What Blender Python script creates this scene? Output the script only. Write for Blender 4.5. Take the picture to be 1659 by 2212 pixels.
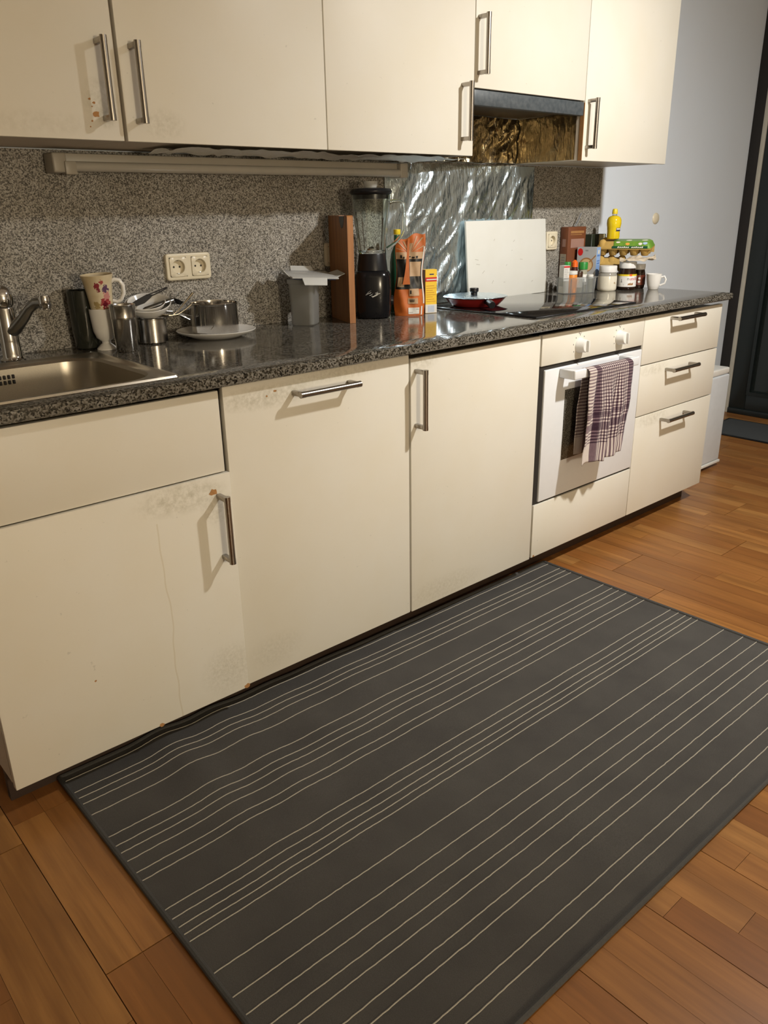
import bpy, bmesh, math, random
from mathutils import Vector, Matrix, noise, Euler
random.seed(7)
for _o in list(bpy.data.objects): bpy.data.objects.remove(_o, do_unlink=True)
SC = bpy.context.scene
COL = SC.collection
# ------------------------------------------------------------------ camera, world, lights, exposure
cam_d = bpy.data.cameras.new('camera'); cam = bpy.data.objects.new('camera', cam_d); COL.objects.link(cam)
cam_d.sensor_fit = 'VERTICAL'; cam_d.sensor_height = 36.0; cam_d.lens = 1713.64 / 2212 * 36
cam_d.clip_start = 0.02
CAM = Vector((-2.115, -1.6093, 1.2576))
cam.matrix_world = Matrix.Translation(CAM) @ (Matrix.Rotation(-0.7197, 4, 'Z') @ Matrix.Rotation(1.2074, 4, 'X') @ Matrix.Rotation(-0.0179, 4, 'Z'))
SC.camera = cam
w = bpy.data.worlds.new('world'); SC.world = w; w.use_nodes = True
w.node_tree.nodes['Background'].inputs[0].default_value = (0.02, 0.025, 0.035, 1)
w.node_tree.nodes['Background'].inputs[1].default_value = 0.3
def lamp(name, loc, energy, color, radius, kind='POINT'):
    d = bpy.data.lights.new(name, kind); d.energy = energy; d.color = color; d.shadow_soft_size = radius
    o = bpy.data.objects.new(name, d); COL.objects.link(o); o.location = loc; return o
key = lamp('ceiling_spot_light', (0.35, -1.30, 2.33), 195, (1.0, 0.98, 0.94), 0.05, 'SPOT')
key.data.spot_size = math.radians(142); key.data.spot_blend = 1.0
key.rotation_euler = (Vector((0.75, -0.2, 0.6))-key.location).to_track_quat('-Z', 'Y').to_euler()
lamp('room_light', (-1.65, -4.2, 1.25), 128, (1.0, 0.85, 0.62), 0.15)
SC.view_settings.view_transform = 'Standard'; SC.view_settings.look = 'None'
SC.view_settings.gamma = 1; SC.view_settings.use_curve_mapping = False
SC.view_settings.exposure = 0.26
# ------------------------------------------------------------------ helpers
def S(r, g, b):
    f = lambda c: (c/255/12.92) if c/255 <= .04045 else ((c/255+.055)/1.055)**2.4
    return (f(r), f(g), f(b))
class NT:
    def __init__(s, name):
        s.m = bpy.data.materials.new(name); s.m.use_nodes = True; s.t = s.m.node_tree
        s.b = s.t.nodes['Principled BSDF']
    def n(s, kind, **kw):
        x = s.t.nodes.new(kind)
        for k, v in kw.items():
            if k.startswith('i_'): x.inputs[int(k[2:]) if k[2:].isdigit() else k[2:].replace('_', ' ')].default_value = v
            else: setattr(x, k, v)
        return x
    def l(s, a, b): s.t.links.new(a, b)
    def co(s, which='Object', scale=(1, 1, 1), rot=(0, 0, 0)):
        if which == 'Position': o = s.n('ShaderNodeNewGeometry').outputs['Position']
        else: o = s.n('ShaderNodeTexCoord').outputs[which]
        mp = s.n('ShaderNodeMapping'); mp.inputs['Scale'].default_value = scale; mp.inputs['Rotation'].default_value = rot
        s.l(o, mp.inputs['Vector']); return mp.outputs[0]
    def noise(s, vec, scale, detail=3, rough=.55):
        x = s.n('ShaderNodeTexNoise'); x.inputs['Scale'].default_value = scale; x.inputs['Detail'].default_value = detail; x.inputs['Roughness'].default_value = rough
        s.l(vec, x.inputs['Vector']); return x.outputs[0]
    def ramp(s, fac, stops, interp='LINEAR'):
        r = s.n('ShaderNodeValToRGB'); r.color_ramp.interpolation = interp
        e = r.color_ramp.elements
        while len(e) < len(stops): e.new(.5)
        for q, (p, c) in zip(e, stops): q.position = p; q.color = (*c, 1) if len(c) == 3 else c
        s.l(fac, r.inputs[0]); return r.outputs[0]
    def mix(s, fac, a, b, blend='MIX'):
        x = s.n('ShaderNodeMix', data_type='RGBA', blend_type=blend)
        for sock, v in ((x.inputs[0], fac), (x.inputs[6], a), (x.inputs[7], b)):
            if hasattr(v, 'is_output'): s.l(v, sock)
            elif isinstance(v, (int, float)): sock.default_value = v
            else: sock.default_value = (*v, 1)
        return x.outputs[2]
    def math(s, op, a, b=0, c=None):
        x = s.n('ShaderNodeMath', operation=op)
        for i, v in enumerate((a, b) if c is None else (a, b, c)):
            if hasattr(v, 'is_output'): s.l(v, x.inputs[i])
            else: x.inputs[i].default_value = v
        return x.outputs[0]
    def bump(s, h, strength=.3, dist=.002):
        x = s.n('ShaderNodeBump'); x.inputs['Strength'].default_value = strength; x.inputs['Distance'].default_value = dist
        s.l(h, x.inputs['Height']); s.l(x.outputs[0], s.b.inputs['Normal'])
    def base(s, c):
        if hasattr(c, 'is_output'): s.l(c, s.b.inputs['Base Color'])
        else: s.b.inputs['Base Color'].default_value = (*c, 1)
    def set(s, **kw):
        for k, v in kw.items(): s.b.inputs[k.replace('_', ' ')].default_value = v
def M(name, col, rough=.5, metal=0, col2=None, ns=30, amt=.5, stretch=(1, 1, 1), bump=0, bs=80, bd=.002, **kw):
    q = NT(name); q.set(Roughness=rough, Metallic=metal, **kw)
    v = q.co('Object', stretch)
    if col2 is None: col2 = tuple(c*.9 for c in col)
    f = q.noise(v, ns)
    q.base(q.mix(q.ramp(f, [(.3, (0, 0, 0)), (.7, (amt, amt, amt))]), col, col2))
    if bump: q.bump(q.noise(v, bs, 4), bump, bd)
    return q.m
class MB:
    def __init__(s): s.v = []; s.f = []; s.uv = None
    def add(s, v, f, m=None):
        o = len(s.v)
        s.v += [tuple(m @ Vector(p)) if m else tuple(p) for p in v]
        s.f += [tuple(i+o for i in q) for q in f]; return s
    def box(s, a, b, m=None):
        x0, y0, z0 = a; x1, y1, z1 = b
        return s.add([(x0,y0,z0),(x1,y0,z0),(x1,y1,z0),(x0,y1,z0),(x0,y0,z1),(x1,y0,z1),(x1,y1,z1),(x0,y1,z1)],
                     [(0,3,2,1),(4,5,6,7),(0,1,5,4),(1,2,6,5),(2,3,7,6),(3,0,4,7)], m)
    def rbox(s, a, b, r=.003, seg=2, m=None):
        bm = bmesh.new(); bmesh.ops.create_cube(bm, size=1)
        for v in bm.verts: v.co = Vector([(a[i]+b[i])/2 + v.co[i]*(b[i]-a[i]) for i in range(3)])
        bmesh.ops.bevel(bm, geom=bm.edges[:], offset=r, segments=seg, affect='EDGES', profile=.5)
        return s.bm(bm, m)
    def bm(s, bm, m=None):
        bm.verts.index_update()
        s.add([v.co.copy() for v in bm.verts], [[v.index for v in f.verts] for f in bm.faces], m); bm.free(); return s
    def lathe(s, prof, n=32, c=(0, 0, 0), m=None, cap0=False, cap1=False, sq=None):
        V = []; F = []
        for r, z in prof:
            for k in range(n):
                a = 2*math.pi*k/n; rr = r
                if sq: rr = r / ((abs(math.cos(a))**sq+abs(math.sin(a))**sq)**(1/sq))
                V.append((c[0]+rr*math.cos(a), c[1]+rr*math.sin(a), c[2]+z))
        for i in range(len(prof)-1):
            for k in range(n):
                k2 = (k+1) % n; F.append((i*n+k, i*n+k2, (i+1)*n+k2, (i+1)*n+k))
        if cap0: F.append(tuple(range(n))[::-1])
        if cap1: F.append(tuple((len(prof)-1)*n+k for k in range(n)))
        return s.add(V, F, m)
    def tube(s, path, r, n=10, m=None, cap=True):
        P = [Vector(p) for p in path]; R = r if isinstance(r, (list, tuple)) else [r]*len(P)
        V = []; F = []; up = None
        for i, p in enumerate(P):
            t = (P[min(i+1, len(P)-1)]-P[max(i-1, 0)]).normalized()
            if up is None:
                up = Vector((0, 0, 1)) if abs(t.z) < .9 else Vector((1, 0, 0))
            a = t.cross(up).normalized(); b = a.cross(t).normalized(); up = b
            for k in range(n):
                th = 2*math.pi*k/n; V.append(p+(a*math.cos(th)+b*math.sin(th))*R[i])
        for i in range(len(P)-1):
            for k in range(n):
                k2 = (k+1) % n; F.append((i*n+k, i*n+k2, (i+1)*n+k2, (i+1)*n+k))
        if cap: F.append(tuple(range(n))[::-1]); F.append(tuple((len(P)-1)*n+k for k in range(n)))
        return s.add(V, F, m)
    def grid(s, fn, nu, nv, m=None, flip=False):
        V = [fn(i/nu, j/nv) for j in range(nv+1) for i in range(nu+1)]
        F = [(j*(nu+1)+i, j*(nu+1)+i+1, (j+1)*(nu+1)+i+1, (j+1)*(nu+1)+i) for j in range(nv) for i in range(nu)]
        if flip: F = [q[::-1] for q in F]
        return s.add(V, F, m)
    def prism(s, poly, z0, z1, m=None):
        n = len(poly)
        V = [(x, y, z0) for x, y in poly]+[(x, y, z1) for x, y in poly]
        return s.add(V, [tuple(range(n))[::-1], tuple(range(n, 2*n))]+[(i, (i+1) % n, n+(i+1) % n, n+i) for i in range(n)], m)
    def build(s, name, mat, parent=None, world=False, ang=40, loc=None, fixn=True):
        me = bpy.data.meshes.new(name)
        V = s.v
        if world and parent is not None:
            w0 = wl(parent); V = [(p[0]-w0[0], p[1]-w0[1], p[2]-w0[2]) for p in V]
        me.from_pydata(V, [], s.f)
        if fixn:
            bm = bmesh.new(); bm.from_mesh(me); bmesh.ops.recalc_face_normals(bm, faces=bm.faces); bm.to_mesh(me); bm.free()
        me.polygons.foreach_set('use_smooth', [True]*len(me.polygons))
        me.set_sharp_from_angle(angle=math.radians(ang))
        for mt in (mat if isinstance(mat, list) else [mat]): me.materials.append(mt)
        o = bpy.data.objects.new(name, me); COL.objects.link(o)
        if parent is not None: o.parent = parent
        if loc: o.location = loc
        return o
def wl(o):
    p = Vector((0, 0, 0))
    while o is not None: p = p + o.location; o = o.parent
    return p
def tag(o, label, cat, group=None, kind=None):
    if label: o['label'] = label
    if cat: o['category'] = cat
    if group: o['group'] = group
    if kind: o['kind'] = kind
    return o
def thing(name, label, cat, loc=(0, 0, 0), rz=0, group=None, rot=None):
    o = bpy.data.objects.new(name, None); COL.objects.link(o); o.empty_display_size = .02
    o.location = loc; o.rotation_euler = rot or (0, 0, rz); return tag(o, label, cat, group)
def struct(name, mb, mat, label=None, ang=40):
    o = mb.build(name, mat, ang=ang); o['kind'] = 'structure'
    if label: o['label'] = label
    return o
def text_mb(body, size, m, align='CENTER', shear=0):
    cu = bpy.data.curves.new('lettering', 'FONT'); cu.body = body; cu.size = size; cu.align_x = align; cu.align_y = 'CENTER'; cu.shear = shear
    cu.resolution_u = 3
    o = bpy.data.objects.new('lettering', cu); COL.objects.link(o)
    dg = bpy.context.evaluated_depsgraph_get(); dg.update()
    me = o.evaluated_get(dg).to_mesh()
    mb = MB(); mb.add([v.co.copy() for v in me.vertices], [tuple(p.vertices) for p in me.polygons], m)
    o.evaluated_get(dg).to_mesh_clear(); bpy.data.objects.remove(o); bpy.data.curves.remove(cu)
    return mb
def wrap(mb, R, a0=0):   # flat (x right, z up) lettering -> cylinder of radius R around z, facing -y at a0=0
    mb.v = [(R*math.sin(a0+x/R), -R*math.cos(a0+x/R), z) for x, y, z in mb.v]; return mb
def rrect(x0, x1, y0, y1, r, n=6):
    P = []
    for cx, cy, a in ((x1-r, y1-r, 0), (x0+r, y1-r, 90), (x0+r, y0+r, 180), (x1-r, y0+r, 270)):
        for k in range(n+1):
            t = math.radians(a+90*k/n); P.append((cx+r*math.cos(t), cy+r*math.sin(t)))
    return P
def loft(mb, rings, cap0=False, cap1=False):
    n = len(rings[0]); V = [p for r in rings for p in r]
    F = [(i*n+k, i*n+(k+1) % n, (i+1)*n+(k+1) % n, (i+1)*n+k) for i in range(len(rings)-1) for k in range(n)]
    if cap0: F.append(tuple(range(n))[::-1])
    if cap1: F.append(tuple((len(rings)-1)*n+k for k in range(n)))
    return mb.add(V, F)
def fb(x, y, z=0, o=3): return noise.fractal(Vector((x, y, z)), 1.0, 2.0, o)
# ------------------------------------------------------------------ materials
def granite(name, rough, gain, spec=.5, sc=360, ns=240, con=1.0):
    q = NT(name); v = q.co('Position')
    vo = q.n('ShaderNodeTexVoronoi'); vo.inputs['Scale'].default_value = sc; q.l(v, vo.inputs['Vector'])
    sp = q.n('ShaderNodeSeparateColor'); q.l(vo.outputs['Color'], sp.inputs[0])
    n2 = q.noise(v, ns, 2)
    f = q.math('ADD', q.math('MULTIPLY', sp.outputs[0], .62), q.math('MULTIPLY', n2, .42))
    g = lambda c: tuple(max(.008, .24+(x-.24)*con)*gain for x in c)
    c = q.ramp(f, [(.18, g((.050, .046, .040))), (.42, g((.155, .143, .122))), (.54, g((.31, .288, .248))), (.68, g((.40, .377, .335))), (.9, g((.53, .505, .46)))])
    big = q.ramp(q.noise(v, 9, 2), [(.35, (.82, .80, .76)), (.65, (1, 1, 1))])
    q.base(q.mix(1.0, c, big, 'MULTIPLY')); q.set(Roughness=rough, Specular_IOR_Level=spec)
    return q.m
MAT = {}
MAT['granite_top'] = granite('polished_granite', .09, .36, .45, 270, 180, 1.4)
MAT['granite_wall'] = granite('granite_backsplash', .45, .88, .3)
def paint(name, col, rough, stains=(), mott=.06, drip=None):
    q = NT(name); v = q.co('Position')
    c = q.mix(q.ramp(q.noise(v, 5, 3), [(.35, (0, 0, 0)), (.7, (mott*8, mott*8, mott*8))]), col, tuple(a*b for a, b in zip(col, (.97, .94, .87))))
    # tiny scuffs
    sc = q.noise(q.co('Position', (60, 60, 90)), 1.0, 2)
    c = q.mix(q.ramp(sc, [(.735, (0, 0, 0)), (.76, (.35, .35, .35))]), c, tuple(a*.55 for a in col))
    for (x, z, rx, rz, amt, sc_) in stains:
        vm = q.n('ShaderNodeVectorMath', operation='SUBTRACT'); q.l(v, vm.inputs[0]); vm.inputs[1].default_value = (x, 0, z)
        v2 = q.n('ShaderNodeVectorMath', operation='MULTIPLY'); q.l(vm.outputs[0], v2.inputs[0]); v2.inputs[1].default_value = (1/rx, 0, 1/rz)
        ln = q.n('ShaderNodeVectorMath', operation='LENGTH'); q.l(v2.outputs[0], ln.inputs[0])
        fall = q.ramp(ln.outputs['Value'], [(0, (1, 1, 1)), (.55, (.7, .7, .7)), (1, (0, 0, 0))])
        nz = q.ramp(q.noise(v, sc_, 6, .72), [(.38, (0, 0, 0)), (.75, (amt, amt, amt))])
        c = q.mix(q.mix(1.0, fall, nz, 'MULTIPLY'), c, (.27, .235, .14))
    if drip:
        x, wd, zt, zb = drip
        sx = q.n('ShaderNodeSeparateXYZ'); q.l(v, sx.inputs[0])
        wob = q.math('MULTIPLY', q.math('SUBTRACT', q.noise(q.co('Position', (0, 0, 1)), 4, 2), .5), .05)
        d = q.math('ABSOLUTE', q.math('SUBTRACT', q.math('ADD', sx.outputs[0], wob), x))
        line = q.math('LESS_THAN', d, wd)
        line = q.math('MULTIPLY', line, q.math('LESS_THAN', sx.outputs[2], zt))
        c = q.mix(q.math('MULTIPLY', line, .28), c, (.42, .33, .16))
    q.base(c); q.set(Roughness=rough+.14, Specular_IOR_Level=.35)
    q.bump(q.noise(v, 240, 2), .03, .001)
    return q.m
CREAM = (.67, .64, .56)
MAT['cream'] = paint('cream_lacquer', CREAM, .30)
MAT['cream_sink'] = paint('cream_lacquer_worn', CREAM, .32, [(-1.33, .645, .13, .045, .75, 60), (-1.24, .60, .05, .05, .6, 90), (-1.25, .16, .09, .08, .45, 120)], drip=(-1.395, .0018, .60, 0))
MAT['cream_dish'] = paint('cream_lacquer_grimy', CREAM, .32, [(-1.08, .842, .16, .035, .8, 70), (-.85, .865, .2, .02, .6, 90), (-1.1, .15, .1, .06, .3, 120)])
MAT['cream_door'] = paint('cream_lacquer_scuffed', CREAM, .32, [(-.55, .86, .07, .03, .6, 90), (-.45, .12, .2, .05, .35, 120)])
MAT['cream_drawer'] = paint('cream_lacquer_smudged', CREAM, .30, [(.70, .665, .12, .03, .55, 60), (.72, .465, .14, .035, .6, 60), (.92, .872, .05, .02, .4, 80)])
MAT['cream_upper'] = paint('cream_lacquer_stained', CREAM, .30, [(-1.25, 1.50, .05, .06, .5, 80), (-1.10, 1.46, .07, .04, .4, 90), (-1.24, 1.47, .03, .03, .6, 120), (-1.4, 1.45, .16, .03, .25, 60)])
MAT['white_oven'] = M('white_enamel', (.72, .73, .74), .22, col2=(.68, .69, .70))
MAT['edge_brown'] = M('raw_board_edge', S(156, 112, 64), .7, col2=S(124, 84, 46), ns=60)
MAT['chip'] = M('bare_chipboard', S(172, 126, 76), .85, col2=S(120, 80, 42), ns=200)
MAT['carcass'] = M('cabinet_side_board', (.60, .54, .45), .5, col2=(.54, .47, .37), ns=12)
MAT['dark_gap'] = M('dark_recess_shade', (.018, .014, .010), .8)  # near-black paints the shade inside gaps, slots and holes into the colour
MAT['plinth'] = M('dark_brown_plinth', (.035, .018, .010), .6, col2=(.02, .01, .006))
def brushed(name, col, rough, stretch=(1, 1, 60), amt=.25):
    q = NT(name); v = q.co('Object', stretch)
    f = q.noise(v, 60, 3)
    q.base(q.mix(q.ramp(f, [(.3, (0, 0, 0)), (.7, (1, 1, 1))]), col, tuple(c*(1-amt) for c in col)))
    q.set(Metallic=1.0, Roughness=rough); q.bump(f, .05, .0006); return q.m
MAT['handle'] = brushed('brushed_nickel', (.41, .375, .33), .28, (60, 60, 3))
MAT['steel'] = brushed('stainless_steel', (.62, .60, .56), .20, (3, 3, 60))
MAT['steel_pol'] = brushed('polished_steel', (.78, .76, .73), .08, (3, 3, 30))
MAT['sink'] = brushed('brushed_sink_steel', (.58, .53, .44), .31, (6, 40, 40))
MAT['chrome'] = M('chrome', (.72, .72, .72), .08, 1.0)
MAT['chrome_dull'] = M('dull_chrome', (.30, .30, .29), .25, 1.0)
MAT['black_plastic'] = M('black_plastic', (.009, .009, .010), .3, Specular_IOR_Level=.3)
MAT['black_gloss'] = M('black_gloss_plastic', (.006, .006, .007), .16, Specular_IOR_Level=.3)
MAT['white_plastic'] = M('white_plastic', (.72, .71, .67), .35)
MAT['cream_plastic'] = M('yellowed_plastic', (.66, .60, .46), .35, col2=(.60, .52, .36), ns=14)
MAT['ceramic'] = M('white_ceramic', (.74, .72, .68), .15)
MAT['wall'] = M('painted_wall', (.66, .72, .79), .75, col2=(.65, .69, .74), ns=3, bump=.05, bs=300)
MAT['wall_room'] = M('painted_room_wall', (.60, .57, .52), .8)
MAT['wall_low_bounce'] = M('low_bounce_wall', (.20, .18, .15), .8)  # unseen left wall, darkened to cut the light it bounces back
MAT['ceiling'] = M('painted_ceiling', (.66, .64, .60), .8)
def foilmat(name, col, rough):
    q = NT(name); v = q.co('Position')
    q.base(col); q.set(Metallic=1.0, Roughness=rough)
    a = q.noise(q.co('Position', (26, 26, 7), (0, -.55, 0)), 1.0, 4, .55)
    a = q.math('POWER', q.math('ABSOLUTE', q.math('SUBTRACT', a, .5)), .6)
    b = q.noise(v, 60, 3, .55)
    q.bump(q.math('ADD', a, q.math('MULTIPLY', b, .22)), .40, .010); return q.m
MAT['foil'] = foilmat('aluminium_foil', (.74, .88, .97), .25)
MAT['foil_dull'] = foilmat('dull_aluminium_foil', (.80, .79, .76), .5)
MAT['foil_dirty'] = foilmat('greasy_aluminium_foil', (.40, .335, .215), .24)
# ------------------------------------------------------------------ the room
ZT = .914
def wood_mat(name):
    q = NT(name); g = q.n('ShaderNodeNewGeometry'); oi = q.n('ShaderNodeObjectInfo')
    cmb = q.n('ShaderNodeCombineXYZ'); r10 = q.math('MULTIPLY', oi.outputs['Random'], 37.0)
    for i in range(3): q.l(r10, cmb.inputs[i])
    ad = q.n('ShaderNodeVectorMath', operation='ADD'); q.l(g.outputs['Position'], ad.inputs[0]); q.l(cmb.outputs[0], ad.inputs[1])
    def mp(sc):
        m = q.n('ShaderNodeMapping'); m.inputs['Scale'].default_value = sc; q.l(ad.outputs[0], m.inputs[0]); return m.outputs[0]
    grain = q.noise(mp((70, 3.2, 1)), 1.0, 4, .6)
    cloud = q.noise(mp((14, 2.2, 1)), 1.0, 3)
    tone = q.ramp(oi.outputs['Random'], [(0, S(136, 87, 43)), (.25, S(160, 110, 56)), (.5, S(147, 95, 47)), (.75, S(170, 122, 67)), (1, S(140, 87, 42))])
    c = q.mix(q.ramp(grain, [(.35, (0, 0, 0)), (.75, (.55, .55, .55))]), tone, S(102, 64, 31))
    c = q.mix(q.ramp(cloud, [(.3, (.6, .6, .6)), (.62, (0, 0, 0))]), c, S(104, 66, 33))
    knots = q.noise(mp((16, 8, 1)), 1.0, 2)
    c = q.mix(q.ramp(knots, [(.77, (0, 0, 0)), (.81, (.7, .7, .7))]), c, S(66, 36, 16))
    q.base(c); q.set(Roughness=.34, Specular_IOR_Level=.4)
    q.bump(grain, .06, .001); return q.m
MAT['wood'] = wood_mat('oiled_oak_strip')
MAT['joint'] = M('dark_floor_joint', (.03, .018, .009), .9)
fl = MB(); fl.box((-3.7, -4.6, -.10), (2.95, .95, -.012))
floor = struct('floor', fl, MAT['joint'])
PW = .0695; X0 = .264
unit = MB(); unit.box((-.5, -.5, -.012), (.5, .5, 0)); uo = unit.build('plank', MAT['wood']); plank_me = uo.data; bpy.data.objects.remove(uo)
Mi = cam.matrix_world.inverted()
def px(p):
    d = Mi @ Vector(p)
    if d.z > -.05: return None
    return (829.5+1713.64*d.x/-d.z, 1106-1713.64*d.y/-d.z)
rp = random.Random(11); cand = []
ends = {0: -.165, 2: -.374, -10: -.504, -9: .3}
for k in range(-18, 13):
    bx = X0+.2085*k; e = ends.get(k, rp.uniform(-1.1, .9))
    joints = [e+2.2*j for j in range(-3, 3)]
    for s in range(3):
        for j in range(len(joints)-1):
            y0, y1 = joints[j], joints[j+1]; cuts = [y0]
            while cuts[-1] < y1-.75: cuts.append(cuts[-1]+rp.uniform(.30, .62))
            cuts.append(y1)
            if len(cuts) > 2 and cuts[-1]-cuts[-2] > .75: cuts.insert(-1, (cuts[-1]+cuts[-2])/2)
            for a, b in zip(cuts, cuts[1:]):
                a2, b2 = max(a, -3.2), min(b, .9)
                if b2-a2 < .05: continue
                xa, xb = bx+s*PW, bx+(s+1)*PW
                ga = .0009 if s == 0 else .0003; gb = .0009 if s == 2 else .0003
                cand.append((xa+ga, xb-gb, a2+(.0012 if a == y0 else .0004), b2-(.0012 if b == y1 else .0004)))
show, rest = [], []
for xa, xb, a, b in cand:
    if xb > 2.93 or xa < -3.6: continue
    vis = 0
    for t in (0.02, .25, .5, .75, .98):
        for u in (.1, .9):
            P = (xa+(xb-xa)*u, a+(b-a)*t, 0)
            q = px(P)
            if not q or not (-60 < q[0] < 1720 and 0 < q[1] < 2270): continue
            if -1.67 < P[0] < .11 and -1.05 < P[1] < .1: continue
            if P[1] > .03 and -1.78 < P[0] < 1.2: continue
            vis += 1
    ar = 0
    if vis:
        c0 = ((xa+xb)/2, (a+b)/2, 0); ar = vis*(xb-xa)*(b-a)/((Vector(c0)-CAM).length**2)
    (show if vis else rest).append((ar, xa, xb, a, b))
show.sort(reverse=True); rest += show[295:]; show = show[:295]
for _, xa, xb, a, b in show:
    o = bpy.data.objects.new('plank', plank_me); COL.objects.link(o); o.parent = floor
    o.location = ((xa+xb)/2, (a+b)/2, 0); o.scale = (xb-xa, b-a, 1)
pf = MB()
for _, xa, xb, a, b in rest: pf.box((xa, a, -.012), (xb, b, 0))
pfo = pf.build('further_planks', MAT['wood'], floor); pfo['kind'] = 'stuff'

wb = MB(); wb.box((-3.7, .651, 0), (1.2, .75, 2.45)); struct('wall_back', wb, MAT['wall'])
wn = MB(); wn.box((1.2, .78, 0), (2.95, .98, 2.45)); struct('wall_recess', wn, MAT['wall'])
wlft = MB(); wlft.box((-3.8, -4.6, 0), (-3.7, .75, 2.45)); struct('wall_left', wlft, MAT['wall_low_bounce'])
wf = MB(); wf.box((-3.8, -4.7, 0), (3.05, -4.6, 2.45)); struct('wall_front', wf, MAT['wall_room'])
wr = MB(); wr.box((2.95, -4.6, 0), (3.05, -1.25, 2.45)); wr.box((2.95, .692, 0), (3.05, .98, 2.45)); wr.box((2.95, -1.25, 2.30), (3.05, .692, 2.45))
struct('wall_right', wr, MAT['wall_room'])
cl = MB(); cl.box((-3.8, -4.7, 2.45), (3.05, .98, 2.53)); struct('ceiling', cl, MAT['ceiling'])
# dark glazed door in the far right wall
MAT['door_black'] = M('black_green_frame_paint', (.006, .010, .010), .35)
MAT['trim_beige'] = M('bare_jamb_strip', (.42, .40, .34), .6)
MAT['trim_black'] = M('plain_black_strip', (.010, .008, .007), .8)  # plain black strip at the corner of the door wall
qg = NT('dark_night_glass'); qg.base((.012, .016, .015)); qg.set(Roughness=.04, Specular_IOR_Level=.5, Alpha=.92); MAT['night_glass'] = qg.m
dr = tag(thing('door_1', None, None, (2.87, .1, 0)), None, None, None, 'structure')
def ws_(mb, name, mat, par): return mb.build(name, mat, par, world=True)
m = MB()
m.rbox((2.87, .585, 0), (2.93, .689, 2.28), .004); ws_(m, 'stile', MAT['door_black'], dr)
m = MB(); m.rbox((2.87, -.62, 0), (2.93, -.45, 2.28), .004); ws_(m, 'stile', MAT['door_black'], dr)
m = MB(); m.rbox((2.87, -.45, 0), (2.93, .585, .13), .004); ws_(m, 'rail', MAT['door_black'], dr)
m = MB(); m.rbox((2.87, -.45, 2.10), (2.93, .585, 2.28), .004); ws_(m, 'rail', MAT['door_black'], dr)
m = MB(); m.box((2.895, -.45, .13), (2.905, .585, 2.10)); ws_(m, 'pane', MAT['night_glass'], dr)
m = MB()
for a, b in (((2.862, .565, .13), (2.895, .585, 2.10)), ((2.862, -.45, .13), (2.895, -.43, 2.10)), ((2.862, -.43, .13), (2.895, .565, .15)), ((2.862, -.43, 2.08), (2.895, .565, 2.10))): m.box(a, b)
ws_(m, 'glazing_bead', MAT['door_black'], dr)
m = MB(); m.rbox((2.86, -.62, 0), (2.95, .689, .035), .004); ws_(m, 'threshold', MAT['door_black'], dr)
m = MB(); m.rbox((2.87, -1.24, .03), (2.93, -.63, 2.28), .004); struct('door_2', m, MAT['door_black'])
m = MB(); m.rbox((2.865, .690, 0), (2.95, .7155, 2.45), .003); struct('trim_1', m, MAT['trim_beige'])
m = MB(); m.rbox((2.868, .716, 0), (2.95, .7795, 2.45), .003); struct('trim_2', m, MAT['trim_black'])
# door mat
MAT['mat_grey'] = M('grey_mat_pile', (.045, .05, .052), .95, col2=(.03, .034, .036), ns=200, bump=.4, bs=600)
dm = thing('door_mat', 'small grey door mat with black border before the dark glass door', 'mat', (2.52, .1, 0))
m = MB(); m.rbox((2.335, -.40, .0), (2.70, .585, .008), .002); m.build('pile', MAT['mat_grey'], dm, True)
m = MB(); m.rbox((2.318, -.417, 0), (2.336, .602, .006), .002); m.rbox((2.699, -.417, 0), (2.717, .602, .006), .002)
m.rbox((2.336, .584, 0), (2.699, .602, .006), .002); m.rbox((2.336, -.417, 0), (2.699, -.399, .006), .002); m.build('border', MAT['black_plastic'], dm, True)
# small fridge in the niche past the stub wall
MAT['fridge'] = M('white_fridge_steel', (.60, .63, .66), .35)
fr = thing('mini_fridge', 'small white fridge standing on the floor past the drawer unit', 'fridge', (1.53, .4, 0))
m = MB(); m.rbox((1.31, .225, .02), (1.745, .64, .475), .006); m.build('body', MAT['fridge'], fr, True)
m = MB(); m.rbox((1.305, .185, .035), (1.75, .224, .475), .008, 3); d_ = m.build('door', MAT['fridge'], fr, True)
m = MB(); m.rbox((1.302, .180, .02), (1.755, .21, .034), .003); m.build('door_seal', MAT['white_plastic'], d_, True)
m = MB(); m.rbox((1.305, .19, .476), (1.75, .64, .508), .008, 3); m.build('top', MAT['white_plastic'], fr, True)
m = MB()
for x in (1.34, 1.71):
    for y in (.26, .6): m = MB(); m.lathe([(.015, 0), (.015, .02)], 12, (x, y, 0), cap0=True, cap1=True); m.build('foot', MAT['black_plastic'], fr, True)

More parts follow.
